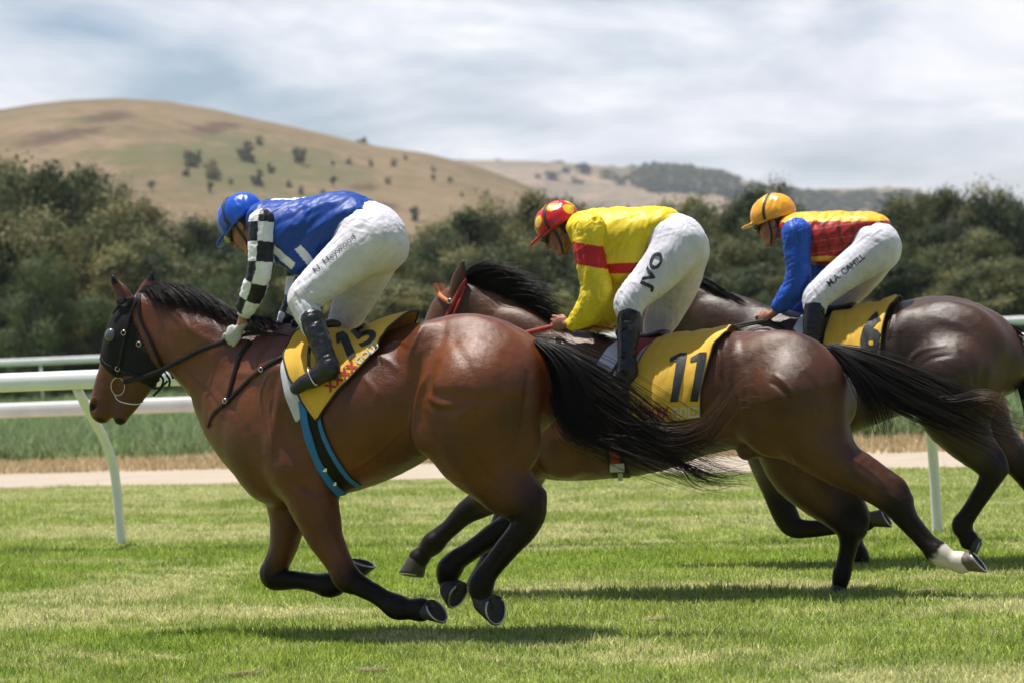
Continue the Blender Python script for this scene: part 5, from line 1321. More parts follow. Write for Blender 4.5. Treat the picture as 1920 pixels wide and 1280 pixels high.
# ---- horse 2 ------------------------------------------------------
cl2 = empty('saddle_cloth', FR2.o, -TH); tag(cl2, 'yellow saddle cloth number 11 with red and grey lettering, middle horse', 'saddle cloth', 'yellow saddle cloths')
zc2 = FR2.L(1200, 765, 0)[2]
pad = wrap(FR2, BVH2, [(1150, 632), (1128, 655), (1115, 685), (1112, 700)], [(1240, 632), (1215, 660), (1190, 700), (1180, 730)], [(1114, 698), (1135, 705), (1180, 722)], 12, 26, lambda U, Vv, G: .012 + 0 * U, zc=zc2)
grid_mesh('under_pad', pad, M_pad, cl2)
cg = wrap(FR2, BVH2, [(1215, 640), (1200, 665), (1188, 705), (1180, 750), (1178, 790)], [(1352, 632), (1338, 655), (1328, 690), (1318, 730), (1315, 782)], [(1180, 792), (1250, 790), (1315, 781)], 44, 40, lambda U, Vv, G: .014 + folds(U, Vv, G, .010, 4, 8) + .018 * np.exp(-((U - .95) / .2) ** 2) * Vv, zc=zc2)
CL2, BC2 = grid_mesh('cloth', cg, M_cloth, cl2, .005); edge_tube(cg, .005, M_blackc, 'piping', CL2)
put_poly(FR2, BC2, [(1257, 753), (1271, 753), (1289, 662), (1276, 662), (1257, 671), (1256, 679), (1269, 677)], M_blackc, 'number', CL2)
put_poly(FR2, BC2, [(1294, 752), (1309, 752), (1326, 660), (1313, 661), (1295, 671), (1294, 679), (1308, 676)], M_blackc, 'number', CL2)
put_text(FR2, BC2, 'XXXX', (1203, 783), (1255, 782), 19, M_redc, 'lettering', CL2, .06, lift=.006, step=.1)
put_text(FR2, BC2, 'GOLD', (1261, 782), (1312, 780), 19, M_greyc, 'lettering', CL2, .03, lift=.006, step=.1)
gi2 = empty('girth', FR2.o, -TH); tag(gi2, 'dark red girth with pale buckle under the middle horse\'s belly', 'girth')
girth_band(FR2, BVH2, gi2, [(1128, 780), (1132, 830), (1138, 862), (1146, 885), (1150, 897)], [(1166, 780), (1168, 830), (1172, 862), (1178, 884), (1184, 896)], M_leather, 'girth_strap', .006)
girth_band(FR2, BVH2, gi2, [(1138, 780), (1141, 830), (1147, 866), (1150, 880)], [(1156, 780), (1158, 830), (1164, 866), (1168, 880)], M_redleather, 'webbing', .012)
mb = MB()
for (x, y, w_, h_) in ((1158, 876, .085, .05), (1164, 893, .03, .045)):
    h = hit(FR2, BVH2, x, y - 6)
    p = (h[0] + h[1] * .012) if h else FR2.L(x, y, -.12); mb.box(FR2.L(x, y, p[1]) + np.array([0, -.01, 0]), (w_, .010, h_))
bk = mb.build('buckle', M_cream, gi2, False); bm_ = bk.modifiers.new('soft', 'BEVEL'); bm_.width = .008; bm_.segments = 3
br2 = empty('bridle', FR2.o, -TH); tag(br2, 'red and orange bridle with red reins on the middle horse', 'bridle', 'bridles')
strap(FR2, BVH2, [(873, 524), (862, 545), (850, 568), (840, 590), (830, 612), (818, 650)], 8, .008, .005, M_redleather, 'cheek_strap', br2, mirror=True)
strap(FR2, BVH2, [(870, 528), (868, 550), (858, 575), (848, 600), (850, 640)], 6, .008, .005, M_redleather, 'throat_strap', br2, mirror=True)
strap(FR2, BVH2, [(815, 532), (822, 550), (834, 562), (846, 568)], 9, .012, .014, M_orange, 'brow_band', br2, mirror=True)
strap(FR2, BVH2, [(786, 668), (806, 676), (830, 690)], 8, .008, .005, M_redleather, 'nose_band', br2, mirror=True)
h = hit(FR2, BVH2, 845, 566); ring(FR2, (h[0] + h[1] * .02) if h else FR2.L(845, 566, -.1), 4, .005, M_silver, 'boss', br2)
ring(FR2, FR2.L(803, 705, -.062), 13, .003, M_silver, 'bit_ring', br2); ring(FR2, FR2.L(803, 705, .062), 13, .003, M_silver, 'bit_ring', br2)
free_strap(FR2, [(810, 700, -.08), (880, 665, -.12), (960, 632, -.16), (1010, 618, -.17), (1045, 610, -.17)], 9, .003, M_redleather, 'rein', br2)
free_strap(FR2, [(815, 700, .08), (900, 650, .12), (1000, 620, .12), (1060, 612, .12)], 9, .003, M_redleather, 'rein', br2)
free_strap(FR2, [(1048, 612, -.17), (1075, 618, -.15), (1110, 612, -.17), (1150, 618, -.2)], 5, .003, M_redleather, 'rein', br2)
saddle(FR2, BVH2, 1165, 1245, 634, 'small black racing saddle under the red capped jockey')
rb = wrap(FR2, BVH2, [(1190, 630), (1165, 680), (1150, 715), (1148, 735)], [(1218, 634), (1196, 660), (1180, 700), (1172, 735)], [(1150, 732), (1180, 740)], 8, 20, lambda U, Vv, G: .020 + 0 * U, zc=zc2)
grid_mesh('red_flap', rb, M_redleather, cl2, .004)

# ---- horse 3 ------------------------------------------------------
cl3 = empty('saddle_cloth', FR3.o, -TH); tag(cl3, 'yellow saddle cloth number 6 on the farthest horse', 'saddle cloth', 'yellow saddle cloths')
zc3 = FR3.L(1560, 700, 0)[2]
pad = wrap(FR3, BVH3, [(1500, 580), (1488, 600), (1482, 620)], [(1545, 580), (1525, 610), (1515, 650)], [(1482, 620), (1512, 645)], 10, 24, lambda U, Vv, G: .012 + 0 * U, zc=zc3)
grid_mesh('under_pad', pad, M_pad, cl3)
cg = wrap(FR3, BVH3, [(1565, 575), (1550, 592), (1545, 620), (1542, 660)], [(1672, 568), (1662, 590), (1655, 622), (1652, 670)], [(1542, 648), (1600, 662), (1652, 670)], 40, 36, lambda U, Vv, G: .014 + folds(U, Vv, G, .014, 4.5, 12) + .022 * np.exp(-((U - .95) / .2) ** 2) * Vv, zc=zc3)
CL3, BC3 = grid_mesh('cloth', cg, M_cloth, cl3, .005); edge_tube(cg, .005, M_blackc, 'piping', CL3)
put_text(FR3, BC3, '6', (1611, 661), (1652, 661), 70, M_blackc, 'number', CL3, .05, shear=.12, lift=.006, step=.05)
saddle(FR3, BVH3, 1520, 1600, 582, 'small black racing saddle under the orange capped jockey')
gi3 = empty('girth', FR3.o, -TH); tag(gi3, 'black girth around the farthest brown horse', 'girth')
girth_band(FR3, BVH3, gi3, [(1500, 640), (1502, 720), (1508, 780), (1515, 815)], [(1528, 640), (1530, 720), (1536, 780), (1543, 812)], M_leather, 'girth_strap', .008)
br3 = empty('bridle', FR3.o, -TH); tag(br3, 'black bridle and long black reins of the farthest horse', 'bridle', 'bridles')
strap(FR3, BVH3, [(1256, 545), (1248, 570), (1236, 610), (1222, 655)], 7, .008, .005, M_leather, 'cheek_strap', br3, mirror=True)
strap(FR3, BVH3, [(1185, 640), (1200, 650), (1225, 662)], 7, .008, .005, M_leather, 'nose_band', br3, mirror=True)
ring(FR3, FR3.L(1195, 690, -.06), 11, .003, M_silver, 'bit_ring', br3)
free_strap(FR3, [(1200, 680, -.07), (1250, 652, -.12), (1320, 628, -.16), (1380, 612, -.18), (1432, 602, -.18)], 8, .003, M_leather, 'rein', br3)
free_strap(FR3, [(1205, 680, .07), (1270, 640, .12), (1380, 605, .12), (1450, 598, .12)], 8, .003, M_leather, 'rein', br3)
free_strap(FR3, [(1440, 600, -.18), (1465, 612, -.17), (1478, 622, -.18), (1500, 610, -.17)], 5, .003, M_leather, 'rein', br3)
wh = empty('whip', FR3.o, -TH); tag(wh, 'thin black and white whip held along the far horse\'s neck', 'whip')
mb = MB(); mb.tube(np.array([FR3.L(1258, 640, -.22), FR3.L(1310, 630, -.22)]), .007, 8); mb.build('whip_flap', M_pad, wh)
mb = MB(); mb.tube(np.array([FR3.L(1310, 630, -.22), FR3.L(1370, 616, -.21), FR3.L(1440, 603, -.2)]), [.005, .005, .007], 8); mb.build('shaft', M_leather, wh)
# ================================================================== riders
def fabric_mat(name, rough=.5, spec=.5, sheen=.0, trans=0., bump=.25, bscale=300, coat=0.):
    m, nt, Nn, Ln, b = new_mat(name)
    a = Nn.new('ShaderNodeAttribute'); a.attribute_name = 'dye'
    t = Nn.new('ShaderNodeTexCoord'); n = noise_n(Nn, Ln, 14, 4, .6, t.outputs['Object'])
    hr = ramp(Nn, [(.3, (.86, .86, .86)), (.7, (1.06, 1.06, 1.06))]); Ln.new(n.outputs[0], hr.inputs[0])
    mx_ = Nn.new('ShaderNodeMix'); mx_.data_type = 'RGBA'; mx_.blend_type = 'MULTIPLY'; mx_.inputs[0].default_value = 1
    Ln.new(a.outputs['Color'], mx_.inputs[6]); Ln.new(hr.outputs[0], mx_.inputs[7]); Ln.new(mx_.outputs[2], b.inputs['Base Color'])
    b.inputs['Roughness'].default_value = rough; b.inputs['Specular IOR Level'].default_value = spec; b.inputs['Sheen Weight'].default_value = sheen
    b.inputs['Coat Weight'].default_value = coat; b.inputs['Coat Roughness'].default_value = .15
    n2 = noise_n(Nn, Ln, bscale, 3, .6, t.outputs['Object']); bp = Nn.new('ShaderNodeBump'); bp.inputs['Strength'].default_value = bump; bp.inputs['Distance'].default_value = .002
    n3 = noise_n(Nn, Ln, 26, 4, .6, t.outputs['Object'], .6); bp2 = Nn.new('ShaderNodeBump'); bp2.inputs['Strength'].default_value = .1; bp2.inputs['Distance'].default_value = .008
    Ln.new(n3.outputs[0], bp2.inputs['Height']); Ln.new(n2.outputs[0], bp.inputs['Height']); Ln.new(bp2.outputs[0], bp.inputs['Normal']); Ln.new(bp.outputs[0], b.inputs['Normal'])
    return m
M_silk = fabric_mat('racing_silk', .46, .34, .0)
M_breech = fabric_mat('nylon_breeches', .52, .4, .1)
M_boot = simple('boot_leather', (.004, .004, .005), .22, var=.3, nscale=20, bump=.2, bscale=40, spec=.4)
M_bootm = simple('dull_boot_leather', (.009, .009, .010), .34, var=.3, nscale=20, bump=.5, bscale=40, spec=.5)
M_sock = simple('grey_boot_top', (.045, .050, .06), .6, var=.2, nscale=40, bump=.5, bscale=300)
M_glove = simple('pale_glove', (.40, .40, .37), .7, var=.15, nscale=40, bump=.4, bscale=200)
M_cap = fabric_mat('cap_silk', .30, .5, .0)
M_lens = simple('goggle_lens', (.02, .02, .025), .08, var=.1, bump=0, coat=.6)
M_lensy = simple('yellow_goggle_lens', (.35, .30, .03), .10, var=.1, bump=0, coat=.6)
M_bsole = simple('boot_sole', (.20, .18, .13), .6)
M_rubber = simple('goggle_frame', (.012, .012, .013), .5, bump=.1)
M_eye = simple('eye', (.55, .52, .50), .15, bump=0)
def skin_mat(name, c):
    m = simple(name, c, .52, var=.16, nscale=26, bump=.25, bscale=160, spec=.4)
    b = m.node_tree.nodes['Principled BSDF']; b.inputs['Subsurface Weight'].default_value = .12; b.inputs['Subsurface Radius'].default_value = (.012, .004, .002)
    b.inputs['Subsurface Scale'].default_value = 1.
    return m
M_skin = skin_mat('skin', (.34, .155, .095))
M_skin2 = skin_mat('tanned_skin', (.29, .125, .075))
def wr(V, nr, dirv, along, across, amp, seed):
    """soft cloth folds running along dirv"""
    d = np.array(dirv, float); d /= np.linalg.norm(d); a = np.cross(d, [0, 1., 0]); a /= np.linalg.norm(a); b = np.cross(d, a)
    P = np.stack([V @ d * along, V @ a * across, V @ b * across], 1)
    P += .35 * (vnoise(V * 9, 1., seed + 40, 2)[:, None] - .5)
    n = vnoise(P, 1., seed, 3); rd = 1 - np.abs(2 * n - 1) * 2.2
    return V + nr * (np.clip(rd, -.6, 1) * amp)[:, None]
def limb(fr, L_): return rows(fr, L_)
def hand(vol, wr_, d, e, side, scale=1., g=.0):
    """closed hand on the reins: d wrist->knuckles, e thumb side, side=+1 palm faces away from the camera"""
    d = np.array(d, float); d /= np.linalg.norm(d); e = np.array(e, float); e -= d * e.dot(d); e /= np.linalg.norm(e); c = np.cross(d, e); c /= np.linalg.norm(c)
    if c[1] * side < 0: c = -c
    s = scale; w = np.array(wr_, float); M = np.array([d, c, e])
    vol.tube(np.array([[*(w - d * .03 * s), .019 * s + g, .024 * s + g], [*(w + d * .005 * s), .020 * s + g, .023 * s + g]]), .012, 2)
    vol.ell(w + d * .046 * s, (.044 * s + g, .017 * s + g, .041 * s + g), 0, .012, M=M)
    for i, (off, ln) in enumerate(((.0335, .95), (.0115, 1.05), (-.0105, 1.), (-.0315, .82))):
        b0 = w + (d * (.078 - abs(i - 1.2) * .003) + e * off) * s
        p1 = b0 + (d * .75 + c * .65) * .032 * ln * s; p2 = p1 + (-d * .25 + c * .97) * .025 * ln * s; p3 = p2 + (-d * .98 + c * .1) * .019 * ln * s
        r = (.0088 if i < 3 else .0078) * s + g
        vol.tube(np.array([[*b0, r * 1.1, r * 1.1], [*p1, r, r], [*p2, r * .95, r * .95], [*p3, r * .85, r * .85]]), .002, 3)
    t0 = w + (d * .022 + e * .028 + c * .004) * s; t1 = t0 + (d * .55 + e * .35 + c * .45) * .036 * s; t2 = t1 + (d * .85 - e * .25 + c * .45) * .028 * s; t3 = t2 + (d * .6 - e * .6 + c * .35) * .018 * s
    r = .0105 * s + g
    vol.tube(np.array([[*t0, r * 1.3, r * 1.3], [*t1, r * 1.1, r * 1.1], [*t2, r, r], [*t3, r * .85, r * .85]]), .006, 3)
def jockey(fr, S):
    root = empty('person', fr.o, -TH); tag(root, S['label'], 'person', 'jockeys')
    parts = {}
    hs = S.get('hs', 1.)
    phi = R(S['phi']); f = np.array([-math.cos(phi), 0, -math.sin(phi)]); u = np.array([-math.sin(phi), 0, math.cos(phi)]); w = np.array([0, -1., 0])
    yaw = R(S.get('yaw', 0)); f, w = f * math.cos(yaw) + w * math.sin(yaw), w * math.cos(yaw) - f * math.sin(yaw)
    E = fr.L(*S['ear'], -.078 * hs); HC = E - w * .078 * hs
    def hp(a, b, c=0.): return HC + (f * a + u * b + w * c) * hs
    MH = np.array([f, w, u])
    # ---- body: one continuous surface
    allp = [fr.L(*q[:3]) for k in ('arm', 'far_arm', 'torso', 'leg', 'far_leg') for q in S[k]] + [hp(.12, .2), hp(-.12, -.14), hp(.14, -.1)]
    A = np.array(allp); lo = A.min(0) - .12; hi = A.max(0) + .12
    vol = Vol(lo, hi, .0052)
    def T(rows_, k, dr=0., mul=1.):
        q = limb(fr, rows_); q[:, 3] = q[:, 3] * mul + dr; q[:, 4] = q[:, 4] * mul + dr; vol.tube(q, k)
    tr = S['torso']; T(tr, .04, 0, .80)
    T(S['leg'], .04, 0, .72); T(S['far_leg'], .04, 0, .72)
    for k in ('arm', 'far_arm'): T(S[k], .02, 0, .68)
    nb = fr.L(*S['neck'])
    vol.tube(np.array([[*hp(-.02, -.05), .052, .050], [*((hp(-.035, -.10) + nb) / 2), .055, .054], [*nb, .062, .07]]), .03)
    for h_ in S['hands']:
        wv = fr.L(*h_['w']); kn = fr.L(*h_['k']); hand(vol, wv, kn - wv, fr.L(*h_['t']) - wv, h_['side'])
    vol.ell(hp(-.015, .045), (.098 * hs, .075 * hs, .090 * hs), 0, .02, M=MH)
    vol.ell(hp(.042, -.022), (.052 * hs, .056 * hs, .078 * hs), 0, .03, M=MH)
    for sg in (-1, 1):
        vol.tube(np.array([[*hp(-.008, -.045, .054 * sg), .017, .017], [*hp(.025, -.088, .042 * sg), .016, .016], [*hp(.066, -.104, .014 * sg), .015, .015]]) * np.array([1, 1, 1, hs, hs]), .025)
        vol.ell(hp(.062, -.025, .036 * sg), (.022 * hs, .020 * hs, .024 * hs), 0, .02, M=MH)
        vol.ell(hp(.094, .014, .030 * sg), (.012 * hs, .017 * hs, .011 * hs), 0, .012, True, M=MH)
        vol.ell(hp(.084, .013, .030 * sg), (.0125 * hs, .0125 * hs, .0125 * hs), 0, .003, M=MH)
        vol.ell(hp(.081, .020, .030 * sg), (.013 * hs, .016 * hs, .006 * hs), 0, .004, M=MH)
        vol.tube(np.array([[*hp(.089, .034, .010 * sg), .008, .008], [*hp(.084, .036, .046 * sg), .007, .007]]), .012)
        vol.ell(hp(.101, -.034, .011 * sg), (.010 * hs, .007 * hs, .007 * hs), 0, .006, M=MH)
        vol.ell(hp(-.008, .0, .076 * sg), (.020 * hs, .007 * hs, .032 * hs), 0, .006, M=MH)
        vol.ell(hp(-.002, .004, .083 * sg), (.010 * hs, .006 * hs, .018 * hs), 0, .004, True, M=MH)
    vol.tube(np.array([[*hp(.090, .022), .008, .008], [*hp(.103, -.008), .010, .009], [*hp(.118, -.030), .012, .011]]), .012)
    vol.ell(hp(.078, -.100), (.018 * hs, .020 * hs, .017 * hs), 0, .02, M=MH)
    vol.tube(np.array([[*hp(.080, -.056, -.020), .005, .005], [*hp(.096, -.054, 0), .0075, .0075], [*hp(.080, -.056, .020), .005, .005]]), .008)
    vol.tube(np.array([[*hp(.078, -.070, -.018), .005, .005], [*hp(.092, -.071, 0), .0078, .0078], [*hp(.078, -.070, .018), .005, .005]]), .008)
    vol.tube(np.array([[*hp(.088, -.063, -.022), .002, .002], [*hp(.104, -.0625, 0), .0025, .0025], [*hp(.088, -.063, .022), .002, .002]]), .003, sub=True)
    V, F = vol.mesh(); V = smooth_mesh(V, F, 1, .4)
    link('body', np_mesh('body', V, F), S.get('skin', M_skin), root)
    bvb = BVHTree.FromPolygons([tuple(v) for v in V], F.tolist())
    # hair at the nape and temples
    vv = Vol(HC - .16, HC + .16, .005)
    vv.ell(hp(-.028, .018), (.088 * hs, .0775 * hs, .072 * hs), 0, .01, M=MH)
    vv.ell(hp(-.004, -.004, 0), (.030 * hs, .12, .036 * hs), 0, .01, True, M=MH)
    v, fc = vv.mesh(); nr = vnormals(v, fc); v = v + nr * ((vnoise(v, 160, 3) - .5) * .006)[:, None]
    link('hair', np_mesh('hair', v, fc), simple('dark_hair', (.018, .011, .008), .6, bump=.6, bscale=300), root)
    # ---- cap
    vv = Vol(HC - .25, HC + .25, .0048)
    vv.ell(hp(-.012, .058), (.134 * hs, .105 * hs, .116 * hs), 0, .01, M=MH)
    vv.ell(hp(.0, -.118), (.30, .30, .148 * hs), 0, .012, True, M=MH)
    vv.ell(hp(.03, -.04), (.085 * hs, .2, .085 * hs), 0, .02, True, M=MH)
    vv.ell(hp(.140, .038), (.054 * hs, .060 * hs, .0055), -R(0), .012, M=np.array([f * math.cos(.1) - u * math.sin(.1), w, u * math.cos(.1) + f * math.sin(.1)]))
    vv.tube(np.array([[*hp(math.cos(a) * .121 - .012, .028 - .006 * math.cos(a), math.sin(a) * .099), .006, .006] for a in np.linspace(-2.9, 2.9, 26)]), .008, 1)
    vv.ell(hp(-.012, .172), (.012, .012, .006), 0, .006, M=MH)
    v, fc = vv.mesh(); v = smooth_mesh(v, fc, 1, .4); nr = vnormals(v, fc); v = wr(v, nr, u - f * .4, 7, 20, .0050, S['seed'] + 2)
    loc = (v - HC) @ np.stack([f, u, w], 1) / hs
    dye = S['cap'](loc)
    cap = link('cap', np_mesh('cap', v, fc, True, {'dye': dye}), M_cap, root)
    bvc = BVHTree.FromPolygons([tuple(q) for q in v], fc.tolist())
    # goggles + strap over the cap
    vv = Vol(HC - .2, HC + .2, .0045)
    for sg in (-1, 1):
        vv.ell(hp(.094, .012, .031 * sg), (.023 * hs, .038 * hs, .030 * hs), 0, .012, M=MH)
        vv.tube(np.array([[*hp(.086, .014, .055 * sg), .015, .013], [*hp(.060, .020, .074 * sg), .012, .010], [*hp(.035, .045, .088 * sg), .008, .006]]), .01)
    v, fc = vv.mesh(); gg = link('goggles', np_mesh('goggles', v, fc), M_rubber, root)
    for sg in (-1, 1):
        vv = Vol(HC - .2, HC + .2, .0045); vv.ell(hp(.098, .011, .046 * sg), (.0220 * hs, .0300 * hs, .0225 * hs), 0, .003, M=MH); v, fc = vv.mesh(); link('lens', np_mesh('lens', v, fc), S['lens'], gg)
    P = []; Nn_ = []
    for a in np.linspace(-100, 100, 60):
        dr_ = w * math.sin(R(a)) + (u * .88 - f * .38 * math.cos(R(a))) * math.cos(R(a)) 
        dr_ = dr_ / np.linalg.norm(dr_); o = hp(.022, .045)
        h = bvc.ray_cast(Vector(o + dr_ * .5), Vector(-dr_))
        if h[0] is None: continue
        if (np.array(h[0]) - o) @ dr_ < .03: continue
        P.append(np.array(h[0]) + np.array(h[1]) * .003); Nn_.append(np.array(h[1]))
    P, Nn_ = np.array(P), np.array(Nn_)
    for _ in range(4): P[1:-1] = (P[:-2] + P[2:] + 2 * P[1:-1]) / 4; Nn_[1:-1] = (Nn_[:-2] + Nn_[2:] + 2 * Nn_[1:-1]) / 4
    mb = MB(); ribbon(mb, P, Nn_, .017, .004); mb.build('goggle_strap', M_rubber, root)
    mb = MB(); Q = []
    for q in ((.01, .03, .088), (.012, -.02, .082), (.022, -.065, .070), (.045, -.105, .042), (.062, -.120, .0), (.045, -.105, -.042), (.022, -.065, -.070), (.012, -.02, -.082), (.01, .03, -.088)): Q.append(hp(*q))
    Q = catmull(np.array(Q), 6); o = hp(-.0, -.03); nn = Q - o; nn /= np.linalg.norm(nn, axis=1)[:, None]; ribbon(mb, Q, nn, .014, .004); mb.build('chin_strap', M_rubber, root)
    # ---- clothes
    def cloth(name, tubes, fn, mat, folds_, k=.04, h=.0058, parent=root, flat=None, extra=None):
        q = np.vstack([limb(fr, r_) for r_ in tubes]); lo = (q[:, :3] - q[:, 3:].max(1)[:, None]).min(0) - .05; hi = (q[:, :3] + q[:, 3:].max(1)[:, None]).max(0) + .05
        vo = Vol(lo, hi, h)
        for r_ in tubes: vo.tube(limb(fr, r_), k)
        if extra: extra(vo)
        v, fc = vo.mesh(); v = smooth_mesh(v, fc, 1, .4)
        for (d, al, ac, am, sd, reg) in folds_:
            nr = vnormals(v, fc); v2 = wr(v, nr, d, al, ac, am, sd)
            if reg is not None:
                c = fr.L(*reg[0]); m_ = np.exp(-(np.linalg.norm(v - c, axis=1) / reg[1]) ** 2)[:, None]; v = v + (v2 - v) * m_
            else: v = v2
        return link(name, np_mesh(name, v, fc, True, {'dye': fn(v)}), mat, parent), BVHTree.FromPolygons([tuple(x) for x in v], fc.tolist())
    parts['shirt'], parts['bshirt'] = cloth('silk_shirt', [S['shirt']] + S.get('shirt2', []), S['shirt_dye'], M_silk, S['shirt_folds'])
    parts['slv'], parts['bslv'] = cloth('sleeve', [S['sleeve']], S['sleeve_dye'], M_silk, S['sleeve_folds'], .03, .0042)
    cloth('sleeve', [S['far_sleeve']], S['far_sleeve_dye'], M_silk, S['sleeve_folds'], .03)
    white = lambda v: np.tile(np.array(S.get('white', [.62, .60, .65])), (len(v), 1))
    parts['br'], parts['bbr'] = cloth('breeches', [S['seat'], S['leg'], S['far_leg']], white, M_breech, S['breech_folds'], .05, extra=S.get('breech_extra'))
    for k, m_ in (('boot', S['bootm']), ('far_boot', S['bootm'])):
        q = S[k]; rw_ = limb(fr, q); lo = (rw_[:, :3] - rw_[:, 3:].max(1)[:, None]).min(0) - .04; hi = (rw_[:, :3] + rw_[:, 3:].max(1)[:, None]).max(0) + .04
        vo = Vol(lo, hi, .005); nb_ = S.get('shaft_n', 4)
        vo.tube(rw_[:nb_], .02); vo.tube(rw_[nb_ - 1:], .025)
        # heel block
        c = rw_[nb_ - 1, :3]; t = rw_[-1, :3]; dd = (t - c) / np.linalg.norm(t - c); dn = np.cross(dd, [0, 1, 0]); dn = dn if dn[2] < 0 else -dn
        vo.ell(c - dd * .012 + dn * .035, (.026, .026, .018), 0, .008, M=np.array([dd, [0, 1, 0], dn]))
        v, fc = vo.mesh(); v = smooth_mesh(v, fc, 1, .4); nr = vnormals(v, fc); sh = rw_[0, :3] - rw_[nb_ - 1, :3]
        v = wr(v, nr, np.cross(sh, [0, 1, 0]), 9, 34, S.get('boot_wr', .003), 71)
        bo = link('boot', np_mesh('boot', v, fc), m_, root)
        if k == 'boot':
            mb = MB(); L1 = c + dn * .052 - dd * .03; mb.tube(np.array([L1, c + dn * .050 + dd * .05, t + dn * .020 + dd * .01]), [.006, .005, .006], 6); mb.build('sole', M_bsole, bo)
            parts['boot'] = bo
            # stirrup
            st = empty('stirrup', fr.o, -TH); tag(st, S['stirrup'], 'stirrup', 'stirrups')
            a = c + dd * .085; P = a + .062 * (np.cos(np.linspace(-.5, np.pi + .5, 20))[:, None] * np.array([0, 1., 0]) * .85 + np.sin(np.linspace(-.5, np.pi + .5, 20))[:, None] * (-dn) * 1.1) + dn * .01
            mb = MB(); mb.tube(P, .0045, 6); mb.tube(np.array([P[0], P[-1]]), .006, 6); mb.build('iron', M_silver, st)
            top = fr.L(*S['leather']); mb = MB(); pk = P[10]; ribbon(mb, np.array([pk, (pk + top) / 2 + [0, -.01, 0], top]), np.tile([0, -1., 0], (3, 1)), .02, .004); mb.build('leather', M_leather, st)
    if 'sock' in S: cloth('sock', [S['sock']], lambda v: np.tile([.05, .055, .065], (len(v), 1)), M_sock, [], .02)
    return root, parts, hp
def const(c): return lambda v: np.tile(np.array(c, float), (len(v), 1))

# ---- rider 1 : blue -----------------------------------------------
BLUE = np.array([.004, .045, .27]); WHT = np.array([.72, .72, .74]); BLK = np.array([.010, .010, .012])
def arm_checker(fr, path, rowlen=.100):
    Q = rows(fr, path)[:, :3]; L_ = np.linalg.norm(np.diff(Q, axis=0), axis=1).sum()
    def fn(v):
        d, p = seg_dist(v, Q); i = np.clip((p * (len(Q) - 1)).astype(int), 0, len(Q) - 2); ax = (Q[i + 1] - Q[i]); ax /= np.linalg.norm(ax, axis=1)[:, None]
        o = v - (Q[i] + ax * ((v - Q[i]) * ax).sum(1)[:, None]); sd_ = np.cross(ax, np.array([0, -1., 0])); sd_ /= np.linalg.norm(sd_, axis=1)[:, None]
        a = np.arctan2((o * sd_).sum(1), -o[:, 1]) + .12
        seg = np.concatenate([[0], np.cumsum(np.linalg.norm(np.diff(Q, axis=0), axis=1))]); along = seg[i] + ((v - Q[i]) * ax).sum(1)
        k = (np.floor(along / rowlen) + np.floor(a / (np.pi / 2))) % 2
        return np.where(k[:, None] > .5, WHT, BLK)
    return fn
def shirt1_dye(v):
    # royal blue with a white yoke line along the back and a white panel towards the hem
    c = np.tile(BLUE, (len(v), 1))
    A = FR1.L(548, 468, -.2); B_ = FR1.L(600, 515, -.2)
    def band(p, q, w_):
        p = np.array(FR1.L(*p, -.2))[[0, 2]]; q = np.array(FR1.L(*q, -.2))[[0, 2]]; d = (q - p) / np.linalg.norm(q - p); r = v[:, [0, 2]] - p
        t = r @ d; s = np.abs(r @ np.array([-d[1], d[0]])); return (s < w_) & (t > 0) & (t < np.linalg.norm(q - p))
    c[band((556, 464), (596, 520), .020) & (v[:, 1] < .02)] = WHT
    zt = FR1.L(545, 376, 0)[2]; s0, s1 = FR1.L(518, 376, 0)[0], FR1.L(580, 376, 0)[0]
    c[(np.abs(v[:, 1]) < .06) & (v[:, 2] > zt - .03) & (v[:, 0] > s0) & (v[:, 0] < s1)] = WHT
    c[band((505, 462), (545, 500), .022)] = WHT
    return c
a1 = [(492, 418, -.19, 24), (490, 460, -.20, 23), (487, 505, -.205, 22), (477, 540, -.19, 21), (464, 574, -.17, 18), (457, 590, -.16, 13), (452, 606, -.155, 11)]
fa1 = [(520, 425, .18, 24), (545, 470, .20, 22), (560, 520, .20, 21), (550, 565, .17, 18), (535, 600, .14, 13), (528, 612, .13, 11)]
